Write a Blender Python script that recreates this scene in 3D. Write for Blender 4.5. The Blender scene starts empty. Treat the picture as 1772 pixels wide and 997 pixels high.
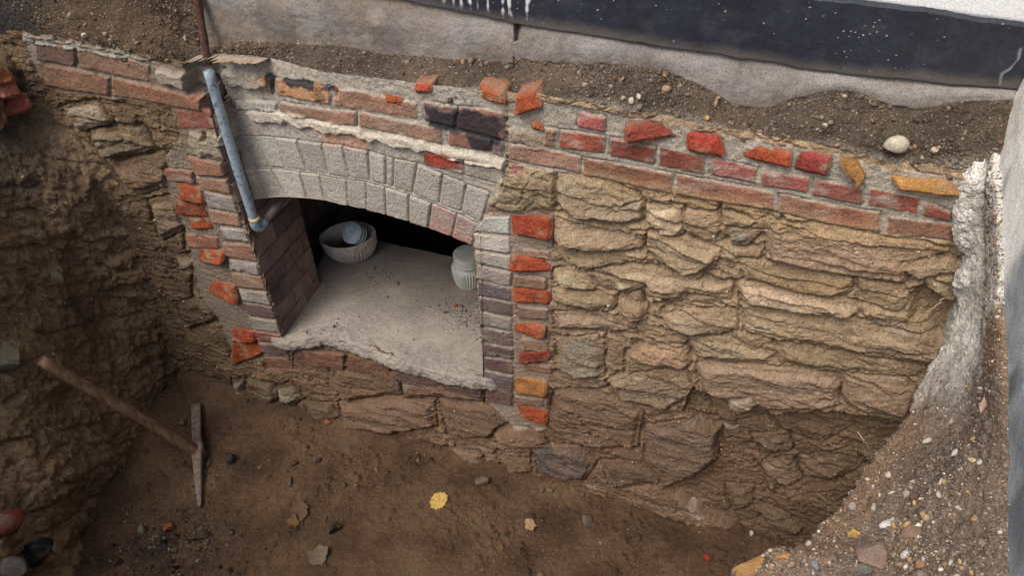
import bpy, math, random
import numpy as np
from mathutils import Vector, Matrix

# ------------------------------------------------------------------ camera, light, exposure
sc = bpy.context.scene
COL = sc.collection
W, H, F = 1772.0, 997.0, 1280.0
CAM = np.array([0.0, -1.456, 2.33])
YAW, PITCH, ROLL = np.radians([-19.34, 43.04, 0.845])
_f = np.array([np.sin(YAW)*np.cos(PITCH), np.cos(YAW)*np.cos(PITCH), -np.sin(PITCH)])
_r = np.array([np.cos(YAW), -np.sin(YAW), 0.0])
_d = np.cross(_f, _r)
cr, sr = np.cos(ROLL), np.sin(ROLL)
RGT, DWN = cr*_r + sr*_d, -sr*_r + cr*_d
FWD = _f
cd = bpy.data.cameras.new('camera'); cam = bpy.data.objects.new('camera', cd); COL.objects.link(cam)
cd.sensor_width = 36.0; cd.lens = 36.0*F/W; cd.clip_start = 0.02; cd.clip_end = 500
cam.matrix_world = Matrix(((RGT[0], -DWN[0], -FWD[0], CAM[0]), (RGT[1], -DWN[1], -FWD[1], CAM[1]),
                           (RGT[2], -DWN[2], -FWD[2], CAM[2]), (0, 0, 0, 1)))
sc.camera = cam

SUN_TO = Vector((-0.26, -0.50, 0.88)).normalized()
world = bpy.data.worlds.new('World'); sc.world = world; world.use_nodes = True
wn = world.node_tree; bgn = wn.nodes['Background']
sky = wn.nodes.new('ShaderNodeTexSky'); sky.sky_type = 'NISHITA'; sky.sun_disc = False
sky.sun_elevation = math.asin(SUN_TO.z); sky.sun_rotation = math.atan2(SUN_TO.x, SUN_TO.y)
sky.dust_density = 4.0; sky.ozone_density = 0.6; sky.air_density = 1.0
wn.links.new(sky.outputs[0], bgn.inputs[0]); bgn.inputs[1].default_value = 0.115
sl = bpy.data.lights.new('sun', 'SUN'); sl.energy = 1.5; sl.angle = math.radians(34); sl.color = (1.0, 0.98, 0.95)
so = bpy.data.objects.new('sun', sl); COL.objects.link(so)
so.rotation_euler = SUN_TO.to_track_quat('Z', 'Y').to_euler()
vs = sc.view_settings; vs.view_transform = 'Standard'; vs.look = 'None'; vs.gamma = 1.0; vs.use_curve_mapping = False
vs.exposure = 0.50

# ------------------------------------------------------------------ helpers
rng = np.random.default_rng(7)
random.seed(7)
def S(r, g, b):
    c = np.array([r, g, b], float)/255.0
    return np.where(c <= 0.04045, c/12.92, ((c+0.055)/1.055)**2.4)
def ray(px, py): return (px-W/2)/F*RGT + (py-H/2)/F*DWN + FWD
def on_y(px, py, y0=0.0):
    v = ray(px, py); return CAM + v*((y0-CAM[1])/v[1])
def on_x(px, py, x0):
    v = ray(px, py); return CAM + v*((x0-CAM[0])/v[0])
def on_z(px, py, z0=0.0):
    v = ray(px, py); return CAM + v*((z0-CAM[2])/v[2])

_perm = {}
def _tab(seed):
    if seed not in _perm:
        g = np.random.default_rng(1000+seed)
        p = g.permutation(256); p = np.concatenate([p, p, p])
        v = g.normal(size=(256, 3)); v /= np.linalg.norm(v, axis=1)[:, None]
        _perm[seed] = (p, v)
    return _perm[seed]
def perlin(P, seed=0):
    p, g = _tab(seed)
    i = np.floor(P).astype(np.int64); f = P - i; i &= 255
    u = f*f*f*(f*(f*6-15)+10)
    out = 0
    for dx in (0, 1):
        wx = u[..., 0] if dx else 1-u[..., 0]
        for dy in (0, 1):
            wy = u[..., 1] if dy else 1-u[..., 1]
            for dz in (0, 1):
                wz = u[..., 2] if dz else 1-u[..., 2]
                h = p[p[p[i[..., 0]+dx]+i[..., 1]+dy]+i[..., 2]+dz]
                gg = g[h]
                out = out + wx*wy*wz*(gg[..., 0]*(f[..., 0]-dx)+gg[..., 1]*(f[..., 1]-dy)+gg[..., 2]*(f[..., 2]-dz))
    return out*1.5
def fbm(P, freq, octv=4, seed=0, gain=0.5, ridged=False, st=(1, 1, 1)):
    Q = P*np.array(st)*freq; a = 1.0; s = 0; t = 0
    for o in range(octv):
        n = perlin(Q + 17.3*o, seed+o)
        if ridged: n = 1-2*np.abs(n)
        s = s + a*n; t += a; a *= gain; Q = Q*2.03
    return s/t
def sstep(a, b, x):
    t = np.clip((x-a)/(b-a), 0, 1); return t*t*(3-2*t)
def cells(P2, seed=0):
    g = np.random.default_rng(500+seed); J = g.random((64, 64, 3))
    i = np.floor(P2).astype(int); f1 = np.full(P2.shape[:-1], 9.0); f2 = f1.copy(); idv = np.zeros_like(f1)
    for dx in (-1, 0, 1):
        for dy in (-1, 0, 1):
            j = J[(i[..., 0]+dx) % 64, (i[..., 1]+dy) % 64]
            d = np.hypot(i[..., 0]+dx+j[..., 0]-P2[..., 0], i[..., 1]+dy+j[..., 1]-P2[..., 1])
            m = d < f1
            f2 = np.where(m, f1, np.minimum(f2, d)); idv = np.where(m, j[..., 2], idv); f1 = np.where(m, d, f1)
    return f1, f2, idv
def poly_sdf(X, Z, poly):
    """signed distance, positive inside"""
    poly = np.asarray(poly, float); n = len(poly)
    d = np.full(X.shape, 1e9); ins = np.zeros(X.shape, bool)
    for k in range(n):
        a, b = poly[k], poly[(k+1) % n]
        e = b-a; wx, wz = X-a[0], Z-a[1]
        t = np.clip((wx*e[0]+wz*e[1])/max(e@e, 1e-12), 0, 1)
        d = np.minimum(d, (wx-t*e[0])**2+(wz-t*e[1])**2)
        c = ((a[1] > Z) != (b[1] > Z))
        if abs(b[1]-a[1]) > 1e-12:
            ins ^= c & (X < (b[0]-a[0])*(Z-a[1])/(b[1]-a[1])+a[0])
    d = np.sqrt(d); return np.where(ins, d, -d)

# ------------------------------------------------------------------ materials
def new_mat(name):
    m = bpy.data.materials.new(name); m.use_nodes = True
    nt = m.node_tree; b = nt.nodes['Principled BSDF']; return m, nt, b
def attr_mat(name, rough=0.9, grain=420, grain_amt=0.35, bump=0.5, dist=0.002, bscale=260, spec=0.25, coarse=60):
    """colour from the mesh's own colour attribute (stone, brick, mortar...), broken up by fine procedural grain"""
    m, nt, b = new_mat(name); N, L = nt.nodes.new, nt.links.new
    tc = N('ShaderNodeTexCoord')
    at = N('ShaderNodeVertexColor'); at.layer_name = 'Col'
    n1 = N('ShaderNodeTexNoise'); n1.inputs['Scale'].default_value = grain; n1.inputs['Detail'].default_value = 3; n1.inputs['Roughness'].default_value = 0.7
    L(tc.outputs['Object'], n1.inputs['Vector'])
    mr = N('ShaderNodeMapRange'); mr.inputs[1].default_value = 0.30; mr.inputs[2].default_value = 0.70
    mr.inputs[3].default_value = 1-grain_amt; mr.inputs[4].default_value = 1+grain_amt
    L(n1.outputs['Fac'], mr.inputs[0])
    mx = N('ShaderNodeVectorMath'); mx.operation = 'SCALE'
    L(at.outputs['Color'], mx.inputs[0]); L(mr.outputs[0], mx.inputs['Scale'])
    L(mx.outputs[0], b.inputs['Base Color'])
    n2 = N('ShaderNodeTexNoise'); n2.inputs['Scale'].default_value = bscale; n2.inputs['Detail'].default_value = 4; n2.inputs['Roughness'].default_value = 0.65
    L(tc.outputs['Object'], n2.inputs['Vector'])
    n3 = N('ShaderNodeTexNoise'); n3.inputs['Scale'].default_value = coarse; n3.inputs['Detail'].default_value = 5; n3.inputs['Roughness'].default_value = 0.6
    L(tc.outputs['Object'], n3.inputs['Vector'])
    ad = N('ShaderNodeMath'); ad.operation = 'MULTIPLY_ADD'; ad.inputs[1].default_value = 2.0
    L(n3.outputs['Fac'], ad.inputs[0]); L(n2.outputs['Fac'], ad.inputs[2])
    bp = N('ShaderNodeBump'); bp.inputs['Strength'].default_value = bump; bp.inputs['Distance'].default_value = dist
    L(ad.outputs[0], bp.inputs['Height']); L(bp.outputs[0], b.inputs['Normal'])
    b.inputs['Roughness'].default_value = rough; b.inputs['Specular IOR Level'].default_value = spec
    return m
M_STONE = attr_mat('rubble_stone', 0.92, 300, 0.48, 1.0, 0.005, 200, 0.2, 70)
M_BRICK = attr_mat('brick', 0.88, 300, 0.45, 0.9, 0.003, 240, 0.25, 90)
M_FRESH = attr_mat('broken_brick', 0.9, 320, 0.45, 1.0, 0.004, 300, 0.2, 110)
M_SOIL = attr_mat('soil', 0.95, 280, 0.55, 1.0, 0.006, 200, 0.15, 80)
M_CONC = attr_mat('concrete', 0.9, 300, 0.38, 0.5, 0.002, 300, 0.25, 60)
M_PAINT = attr_mat('painted_render', 0.55, 300, 0.2, 0.35, 0.0015, 220, 0.4, 40)
M_STON2 = attr_mat('loose_stone', 0.92, 360, 0.35, 0.7, 0.002, 300, 0.2, 120)
def plain_mat(name, c, rough=0.7, metal=0.0, var=0.25, scale=90, bump=0.25, dist=0.0015, c2=None, st=(1, 1, 1), thr=(0.35, 0.65)):
    m, nt, b = new_mat(name); N, L = nt.nodes.new, nt.links.new
    tc = N('ShaderNodeTexCoord'); mp = N('ShaderNodeMapping'); mp.inputs['Scale'].default_value = st
    L(tc.outputs['Object'], mp.inputs[0])
    n = N('ShaderNodeTexNoise'); n.inputs['Scale'].default_value = scale; n.inputs['Detail'].default_value = 6; n.inputs['Roughness'].default_value = 0.68
    L(mp.outputs[0], n.inputs['Vector'])
    rp = N('ShaderNodeValToRGB')
    c = np.array(c); c2 = c*(1-var) if c2 is None else np.array(c2)
    rp.color_ramp.elements[0].position = thr[0]; rp.color_ramp.elements[1].position = thr[1]
    rp.color_ramp.elements[0].color = (*np.clip(c2, 0, 1), 1); rp.color_ramp.elements[1].color = (*np.clip(c*(1+var*0.5), 0, 1), 1)
    L(n.outputs['Fac'], rp.inputs[0]); L(rp.outputs[0], b.inputs['Base Color'])
    bp = N('ShaderNodeBump'); bp.inputs['Strength'].default_value = bump; bp.inputs['Distance'].default_value = dist
    L(n.outputs['Fac'], bp.inputs['Height']); L(bp.outputs[0], b.inputs['Normal'])
    b.inputs['Roughness'].default_value = rough; b.inputs['Metallic'].default_value = metal
    b.inputs['Specular IOR Level'].default_value = 0.3
    return m

# ------------------------------------------------------------------ object helpers
def tag(o, label=None, cat=None, group=None, kind=None):
    if label: o['label'] = label
    if cat: o['category'] = cat
    if group: o['group'] = group
    if kind: o['kind'] = kind
    return o
def empty(name, loc=(0, 0, 0), rot=(0, 0, 0)):
    o = bpy.data.objects.new(name, None); o.empty_display_size = 0.05; COL.objects.link(o)
    o.location = loc; o.rotation_euler = rot; return o
def mesh_obj(name, V, Fc, mat, parent=None, col=None, smooth=True):
    """V (n,3) array, Fc (m,4) int array or list of polys"""
    me = bpy.data.meshes.new(name); V = np.asarray(V, np.float32)
    if isinstance(Fc, np.ndarray):
        k = Fc.shape[1]
        me.vertices.add(len(V)); me.vertices.foreach_set('co', V.ravel())
        me.loops.add(Fc.size); me.loops.foreach_set('vertex_index', Fc.ravel().astype(np.int32))
        me.polygons.add(len(Fc)); me.polygons.foreach_set('loop_start', np.arange(0, Fc.size, k, dtype=np.int32))
        me.update(calc_edges=True)
    else:
        me.from_pydata([tuple(map(float, v)) for v in V], [], Fc); me.update()
    if col is not None:
        a = me.color_attributes.new('Col', 'FLOAT_COLOR', 'POINT')
        c4 = np.ones((len(V), 4), np.float32); c4[:, :3] = np.clip(col, 0, 1); a.data.foreach_set('color', c4.ravel())
    if smooth: me.polygons.foreach_set('use_smooth', np.ones(len(me.polygons), bool))
    me.materials.append(mat)
    o = bpy.data.objects.new(name, me); COL.objects.link(o)
    if parent is not None: o.parent = parent
    return o
def grid_faces(nr, nc):
    i = np.arange(nr*nc).reshape(nr, nc)
    return np.stack([i[:-1, :-1], i[:-1, 1:], i[1:, 1:], i[1:, :-1]], -1)
def grid_obj(name, V, mat, parent=None, col=None, mask=None, flip=False, smooth=True):
    nr, nc = V.shape[:2]; Fc = grid_faces(nr, nc)
    Fc = Fc[mask] if mask is not None else Fc.reshape(-1, 4)
    if flip: Fc = Fc[:, ::-1]
    used = np.unique(Fc); rm = np.full(nr*nc, -1); rm[used] = np.arange(len(used))
    return mesh_obj(name, V.reshape(-1, 3)[used], rm[Fc], mat, parent, None if col is None else col.reshape(-1, 3)[used], smooth)
def catmull(A, n):
    """resample A along axis 0 to n samples"""
    A = np.asarray(A, float); m = len(A)
    t = np.linspace(0, m-1, n); i = np.minimum(t.astype(int), m-2); f = (t-i).reshape((-1,)+(1,)*(A.ndim-1))
    p0 = np.where((i == 0).reshape(f.shape), 2*A[i]-A[i+1], A[np.maximum(i-1, 0)])
    p3 = np.where((i >= m-2).reshape(f.shape), 2*A[np.minimum(i+1, m-1)]-A[i], A[np.minimum(i+2, m-1)])
    p1, p2 = A[i], A[i+1]
    return 0.5*((2*p1)+(-p0+p2)*f+(2*p0-5*p1+4*p2-p3)*f*f+(-p0+3*p1-3*p2+p3)*f**3)
def sheet(C, nr, nc):
    C = np.asarray(C, float)
    V = catmull(C, nr); V = catmull(np.swapaxes(V, 0, 1), nc); return np.swapaxes(V, 0, 1)
def normals(V):
    n = np.cross(np.gradient(V, axis=1), np.gradient(V, axis=0)); return n/np.maximum(np.linalg.norm(n, axis=-1, keepdims=True), 1e-9)

def soil_color(P, base, dark, pale, seed=0, speck=0.55):
    t = sstep(-0.45, 0.45, fbm(P, 5, 4, seed))[..., None]
    c = dark*(1-t)+base*t
    n = fbm(P, 40, 3, seed+9)[..., None]
    c = c*(1+0.35*n)
    g = perlin(P*230, seed+3); k = sstep(speck, speck+0.15, g)[..., None]
    return c*(1-k)+pale*k
def strata(P, seed=0):
    """crumbly, layered relief"""
    a = fbm(P, 7, 5, seed, 0.55, st=(1, 1, 2.2)); b = fbm(P, 26, 4, seed+5, 0.6, ridged=True, st=(0.7, 0.7, 1.8))
    return a, b

# ================================================================== THE OLD FOUNDATION WALL (relief built on the wall plane)
fw = empty('masonry_foundation', (-0.5, 0, 0))
tag(fw, 'old excavated foundation wall of brick and rubble stone with arched opening', 'wall')
X0, X1, Z0, Z1, ST = -2.42, 0.66, -0.10, 1.60, 0.0027
xs = np.arange(X0, X1, ST); zs = np.arange(Z0, Z1, ST)
GX, GZ = np.meshgrid(xs, zs); GP = np.stack([GX, np.zeros_like(GX), GZ], -1)
wa = fbm(GP, 14, 4, 31)*0.010; wb = fbm(GP, 14, 4, 41)*0.010        # ragged outlines for stones
ba = fbm(GP, 26, 4, 51, .6)*0.0050; bb = fbm(GP, 26, 4, 61, .6)*0.0050      # slightly worn outlines for bricks
FINE = fbm(GP, 60, 4, 71, 0.6); MED = fbm(GP, 11, 4, 81); LOW = fbm(GP, 2.3, 3, 91)
RID = fbm(GP, 22, 4, 95, 0.6, ridged=True, st=(0.55, 1, 1.5)); GRIT = perlin(GP*190, 99)
# --- base: mud-covered rubble, lower part darker from damp soil and painted-in shade
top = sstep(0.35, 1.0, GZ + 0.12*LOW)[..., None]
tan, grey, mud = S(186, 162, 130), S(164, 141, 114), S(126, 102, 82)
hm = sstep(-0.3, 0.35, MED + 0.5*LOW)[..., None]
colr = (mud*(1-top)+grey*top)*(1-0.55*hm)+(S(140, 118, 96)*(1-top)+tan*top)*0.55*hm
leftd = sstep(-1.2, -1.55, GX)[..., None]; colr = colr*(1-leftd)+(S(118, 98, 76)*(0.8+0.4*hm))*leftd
HT = -0.006 + 0.012*MED + 0.010*LOW + 0.006*RID + 0.003*FINE
f1, f2, cid = cells(np.stack([GX*9+3*wa*30, GZ*26+3*wb*60], -1), 3)   # small flat packing stones
pk = sstep(0.05, 0.30, f2-f1); HT = HT + 0.006*(pk-0.6)*(0.2+0.9*cid)
f1, f2, cid2 = cells(np.stack([GX*34+60*wa, GZ*60+60*wb], -1), 4)
HT = HT + 0.0025*(sstep(0.03, 0.3, f2-f1)-0.6)*sstep(-0.1, 0.3, MED)
colr = colr*(0.88+0.22*cid)[..., None]
reg = np.zeros(GX.shape, np.int8)     # 0 rubble, 1 brick course, 2 arch, 3 left pier, 4 right pier, 5 left band
hole = np.zeros(GX.shape, bool)
def yarch(px): return 0.058*float(sstep(640, 410, np.array(float(px))))
def pw(pts, y0=0.0):
    out = []
    for p in pts:
        q = on_y(p[0], p[1], y0(p[0]) if callable(y0) else y0); out.append((q[0], q[2]))
    return np.array(out)
def box_of(poly, m=0.03):
    a = poly.min(0)-m; b = poly.max(0)+m
    i0, i1 = max(0, int((a[1]-Z0)/ST)), min(len(zs), int((b[1]-Z0)/ST)+2); j0, j1 = max(0, int((a[0]-X0)/ST)), min(len(xs), int((b[0]-X0)/ST)+2)
    return (slice(i0, max(i0, i1)), slice(j0, max(j0, j1)))
# --- stones: (outline px, height, colour or None)
STONES = [
 ([(963,308),(1005,303),(1060,322),(1100,345),(1112,358),(1112,388),(1070,392),(1050,387),(1000,387),(985,380),(963,360)], .030, (182,162,134)),
 ([(1117,362),(1180,366),(1187,400),(1175,417),(1140,415),(1115,390)], .030, (206,190,158)),
 ([(1187,375),(1245,378),(1247,425),(1210,418),(1185,405)], .020, (178,155,124)),
 ([(1250,358),(1350,380),(1340,420),(1300,432),(1250,420)], .024, None),
 ([(1262,405),(1300,398),(1312,412),(1290,432),(1265,430)], .030, (140,134,124)),
 ([(957,378),(1000,390),(1080,407),(1125,425),(1110,435),(1070,445),(1010,445),(957,430)], .022, (180,160,132)),
 ([(1120,412),(1190,422),(1245,442),(1240,465),(1200,482),(1175,483),(1140,460),(1117,440)], .036, (176,154,126)),
 ([(957,436),(1010,449),(1075,449),(1115,447),(1098,470),(1050,470),(1000,475),(970,455)], .018, None),
 ([(957,476),(990,472),(1015,490),(1025,505),(1010,512),(970,508),(958,490)], .026, (190,168,135)),
 ([(1025,477),(1100,467),(1180,487),(1240,482),(1265,500),(1262,525),(1190,512),(1180,527),(1120,535),(1112,500),(1060,489)], .028, (182,164,138)),
 ([(1057,492),(1095,492),(1112,502),(1080,516),(1060,513)], .032, (205,188,160)),
 ([(953,510),(1020,514),(1065,520),(1060,540),(1020,545),(970,535),(955,525)], .022, None),
 ([(1068,525),(1100,517),(1118,537),(1115,562),(1085,563),(1065,545)], .030, None),
 ([(957,550),(1040,550),(1100,568),(1090,582),(1030,580),(960,575)], .024, (160,145,124)),
 ([(1150,545),(1270,547),(1272,575),(1240,590),(1190,588),(1148,570)], .028, None),
 ([(962,595),(1030,590),(1045,620),(1040,655),(1000,660),(965,645)], .032, (150,146,134)),
 ([(1080,620),(1110,602),(1180,607),(1192,617),(1190,640),(1178,645),(1120,635)], .034, (176,150,124)),
 ([(1195,594),(1260,594),(1300,612),(1340,622),(1330,634),(1250,632),(1195,622)], .030, (180,158,130)),
 ([(1325,390),(1420,397),(1540,422),(1600,427),(1645,442),(1600,470),(1560,500),(1480,488),(1400,473),(1325,455)], .026, (174,153,126)),
 ([(1280,457),(1400,477),(1470,492),(1470,515),(1430,522),(1370,515),(1290,490)], .026, (160,136,106)),
 ([(1275,496),(1320,502),(1400,521),(1480,533),(1484,548),(1460,557),(1360,545),(1285,530)], .036, (200,178,154)),
 ([(1485,490),(1560,507),(1575,530),(1555,545),(1490,530)], .012, (160,138,112)),
 ([(1568,465),(1640,460),(1672,470),(1650,485),(1580,490)], .024, (160,150,130)),
 ([(1600,492),(1650,487),(1664,520),(1650,537),(1610,512)], .028, (156,148,132)),
 ([(1285,537),(1370,549),(1470,563),(1560,587),(1640,602),(1630,640),(1500,625),(1400,600),(1290,580)], .028, (170,148,122)),
 ([(1205,637),(1290,642),(1400,652),(1455,662),(1450,710),(1330,715),(1270,700),(1215,680)], .034, (165,142,118)),
 ([(1255,692),(1300,687),(1315,705),(1295,718),(1258,714)], .042, (160,148,135)),
 ([(1455,657),(1560,667),(1590,690),(1570,725),(1500,718),(1460,702)], .034, (162,140,118)),
 ([(1115,747),(1180,737),(1240,762),(1245,800),(1200,830),(1150,820),(1118,800)], .036, (142,124,106)),
 ([(960,682),(1050,682),(1110,722),(1100,780),(1000,773),(945,745)], .030, (140,116,96)),
 ([(920,772),(1000,777),(1030,802),(1010,827),(940,817)], .028, (96,92,84)),
 ([(1255,857),(1300,862),(1300,890),(1265,897)], .036, (128,112,96)),
 ([(1305,887),(1350,902),(1390,927),(1380,937),(1320,915)], .040, (142,130,114)),
 ([(1300,780),(1360,777),(1370,805),(1320,815)], .026, (142,126,108)),
 ([(1330,742),(1440,732),(1480,762),(1420,790),(1350,770)], .022, (122,102,84)),
 ([(1225,715),(1320,722),(1325,745),(1250,752)], .020, None),
 ([(1380,820),(1470,805),(1500,830),(1440,860),(1390,850)], .026, None),
 ([(1310,825),(1370,820),(1385,855),(1330,870)], .022, None),
 ([(1050,590),(1078,600),(1075,650),(1050,655)], .018, None), ([(1050,665),(1130,650),(1185,655),(1200,690),(1150,715),(1070,700)], .022, None),
 ([(1345,600),(1480,628),(1600,650),(1580,662),(1450,650),(1350,632)], .024, None),
 ([(405,655),(425,655),(430,690),(412,690)], .040, (160,146,128)), ([(480,670),(505,660),(527,685),(510,697),(485,690)], .040, (170,156,138)),
 ([(428,650),(478,660),(482,690),(432,692)], .036, (128,106,86)), ([(590,695),(670,690),(750,700),(755,735),(680,742),(600,730)], .042, (132,112,92)),
 ([(757,692),(860,702),(877,735),(850,757),(780,747)], .036, (126,104,84)), ([(528,692),(575,697),(590,717),(545,718)], .036, (112,98,84)),
 ([(570,642),(680,652),(690,685),(600,688),(570,667)], .026, (134,106,84)), ([(692,657),(800,677),(830,700),(760,690),(697,690)], .026, (130,102,82)),
 ([(775,767),(830,777),(845,797),(820,802)], .036, (142,122,102)), ([(870,737),(940,757),(950,777),(900,770),(850,760)], .030, (136,114,94)),
 ([(860,775),(915,785),(920,812),(880,812)], .024, None), ([(1040,800),(1110,805),(1140,835),(1060,838)], .024, (110,98,84)),
 ([(292,447),(330,452),(352,470),(320,470)], .034, (128,116,96)), ([(300,530),(360,520),(372,560),(320,572)], .03, (112,94,74)),
 ([(150,230),(240,225),(262,262),(180,280)], .03, None), ([(180,290),(280,270),(300,320),(230,340)], .034, (125,104,80)), ([(250,350),(300,345),(320,400),(270,420)], .03, None),
 ([(315,400),(355,415),(350,450),(318,440)], .024, None), ([(330,470),(392,480),(398,540),(360,560),(330,520)], .026, None), ([(100,190),(160,180),(190,215),(130,230)], .026, None),
]
for k, (pp, hgt, c) in enumerate(STONES):
    poly = pw(pp, -0.015); sl_ = box_of(poly)
    if GX[sl_].size == 0: continue
    X, Z = GX[sl_]+wa[sl_]*1.1, GZ[sl_]+wb[sl_]*1.1
    sd = poly_sdf(X, Z, poly)
    g = np.random.default_rng(k)
    cx, cz = poly.mean(0); span = np.ptp(poly, axis=0)
    tilt = (-(Z-cz)/max(span[1], .03))*(0.006+0.010*g.random()) + (X-cx)*g.normal()*0.03
    rnd = sstep(-0.004, 0.016+0.016*g.random()+0.012*sstep(cz, cz+span[1]/2, Z), sd)
    fac = fbm(GP[sl_], 16, 4, 200+k % 7, 0.55, st=(0.8, 1, 1.6)); step = fbm(GP[sl_], 9, 2, 300+k % 5, st=(0.5, 1, 2.5))
    step = np.round(step*3.2)/3.2*0.6+step*0.4
    hs = -0.012 + (hgt*0.72+tilt*1.2+0.010*fac+0.008*step)*rnd + 0.0030*FINE[sl_] + .0018*RID[sl_]
    mdl = -0.002+0.020*fbm(GP[sl_], 7, 4, 777)+0.004*FINE[sl_]; kk = sstep(-.003, .004, mdl-hs); hs = hs*(1-kk)+(mdl*.7+hs*.3)*kk
    m = sd > -0.002
    HT[sl_] = np.where(m, np.maximum(hs, HT[sl_]*0.4+hs*0.6), HT[sl_])
    HT[sl_] -= 0.012*np.exp(-(np.minimum(sd, 0)+0.006)**2/0.00004)*(~m)*(0.4+0.9*(MED[sl_] > -0.1))
    base = (S(*c)*(.88+.28*g.random()) if c else S(166, 146, 120)*(0.72+0.46*g.random()))*np.array([1+.05*g.normal(), 1, 1+.09*g.normal()])
    tp = 0.80+0.20*sstep(0.3, 0.9, Z)  # stones darker towards the floor, damp soil and painted shade together
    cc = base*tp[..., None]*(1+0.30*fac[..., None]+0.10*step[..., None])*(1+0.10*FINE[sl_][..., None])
    w = (sstep(-0.004, 0.012, sd+.006*FINE[sl_])*(0.42+0.38*sstep(-.2, .3, MED[sl_]))*(1-.7*kk))[..., None]
    colr[sl_] = colr[sl_]*(1-w)+cc*w
zw = GZ+.055*fbm(GP, 2.6, 4, 141, st=(.7, 1, .5))+.014*fbm(GP, 12, 3, 145)+.03*np.sin(GX*2.2)
fr_ = (zw/.072) % 1.0; lid_ = np.floor(zw/.072)
am = sstep(-.25, .35, fbm(np.stack([GX*3.2, lid_*3.7, 0*GX], -1), 1, 3, 147)+.25*fbm(GP, 9, 3, 149))
saw = (1-fr_)**.8*sstep(0, .07, fr_)
HT += .017*am*(saw-.35)
colr = colr*(1+.10*am*(saw-.4))[..., None]
q = pw([(1195,672),(1270,702),(1330,718),(1450,714),(1500,722),(1575,730),(1560,800),(1400,950),(1300,930),(1150,840),(1240,800),(1235,760),(1180,720)]); sl_ = box_of(q, .06)
w_ = sstep(-.006, .010, poly_sdf(GX[sl_]+wa[sl_]*1.4, GZ[sl_]+wb[sl_]*1.4, q)); HT[sl_] -= .042*w_; colr[sl_] = colr[sl_]*(1-.45*w_[..., None])+S(116,96,78)*(1+.3*MED[sl_])[..., None]*.45*w_[..., None]
# hollow in the stonework near the right end
q = pw([(1590,505),(1640,520),(1655,560),(1630,590),(1580,560)]); sl_ = box_of(q, .08)
HT[sl_] -= 0.055*sstep(-0.02, 0.02, poly_sdf(GX[sl_]+wa[sl_], GZ[sl_]+wb[sl_], q))
mudc = (1+0.22*fbm(GP, 45, 3, 111))[..., None]; colr = colr*mudc*(1+.30*fbm(GP, 110, 2, 113)[..., None])
spk = sstep(0.62, 0.8, GRIT)[..., None]; colr = colr*(1-0.5*spk)+S(205, 190, 165)*0.5*spk
cr_ = sstep(0.2, 0.6, fbm(GP, 3.2, 4, 121))[..., None]*(1-top*.55)*0.7; colr = colr*(1-cr_)+S(112, 91, 73)*cr_
ml = (sstep(.30, .5, fbm(GP+9, 9, 4, 123, .6, st=(.6, 1, 1.4)))*.55)[..., None]; colr = colr*(1-ml)+S(188, 176, 158)*(1+.25*FINE)[..., None]*ml
colr = colr*np.array([.98, .968, .955])
pkt = sstep(.34, .50, fbm(GP+4, 6.5, 4, 127, .55, st=(.55, 1, 1.6))); HT -= .036*pkt; colr = colr*(1-.3*pkt[..., None])+S(92,76,62)*.3*pkt[..., None]
crk = fbm(GP, 5.5, 5, 125, .55, st=(.45, 1, 1.5)); ck_ = sstep(.045, .008, np.abs(crk))*sstep(-.1, .25, fbm(GP, 4, 3, 128)); HT -= .010*ck_; colr = colr*(1-.25*ck_[..., None])
# the lower part steps forward a little as footing stones towards the floor
HT += 0.03*sstep(0.40, 0.05, GZ)
HT += .0022*fbm(GP, 130, 2, 137)*sstep(-.2, .3, LOW+MED)+.0026*fbm(GP, 45, 4, 139, .65)

# --- zones of bedding mortar for the brickwork
def zone(px, r, mc, base=-0.004, y0=0.0, amp=0.004, soft=0.010, dirt=0.3):
    poly = pw(px, y0); sl_ = box_of(poly)
    sd = poly_sdf(GX[sl_]+wa[sl_]*0.6, GZ[sl_]+wb[sl_]*0.6, poly); m = sd > 0
    k = sstep(0, soft, sd)
    b = base(GX[sl_]) if callable(base) else base
    HT[sl_] = np.where(m, HT[sl_]*(1-k)+k*(b+amp*MED[sl_]+0.0035*FINE[sl_]+0.002*RID[sl_]), HT[sl_])
    c = np.array(mc)*(1+0.32*FINE[sl_]+0.2*MED[sl_]+.3*fbm(GP[sl_], 120, 2, 133))[..., None]
    d = (dirt*sstep(0.0, 0.5, fbm(GP[sl_], 9, 3, 131)))[..., None]; c = c*(1-d)+S(122, 102, 82)*d
    s = sstep(0.45, 0.7, GRIT[sl_])[..., None]; c = c*(1-s*0.4)+S(215, 205, 190)*0.4*s
    colr[sl_] = np.where(m[..., None], colr[sl_]*(1-k[..., None])+c*k[..., None], colr[sl_])
    reg[sl_] = np.where(m, r, reg[sl_])
MORT = S(176, 166, 150)
zone([(876,176),(930,170),(1000,180),(1090,200),(1200,222),(1300,240),(1460,268),(1540,296),(1600,296),(1668,308),(1655,418),(1530,410),(1345,368),(1165,338),(1005,303),(950,300),(876,282)], 1, MORT, soft=.006)
zone([(36,58),(130,74),(255,103),(345,120),(352,196),(230,176),(115,160),(62,128)], 5, S(150,138,122), soft=.006)
ARCHD = lambda x: -0.004-0.062*sstep(-0.95, -1.33, x)
zone([(340,92),(440,92),(580,108),(720,124),(874,144),(876,348),(850,345),(836,374),(816,430),(700,400),(560,355),(441,350),(392,240),(345,150)], 2, S(178,168,152), base=ARCHD, y0=yarch, soft=.005, dirt=.12)
zone([(836,372),(884,366),(960,368),(956,470),(950,640),(944,745),(890,742),(845,696),(838,655),(820,430)], 4, S(160,146,132), soft=.006)
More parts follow.
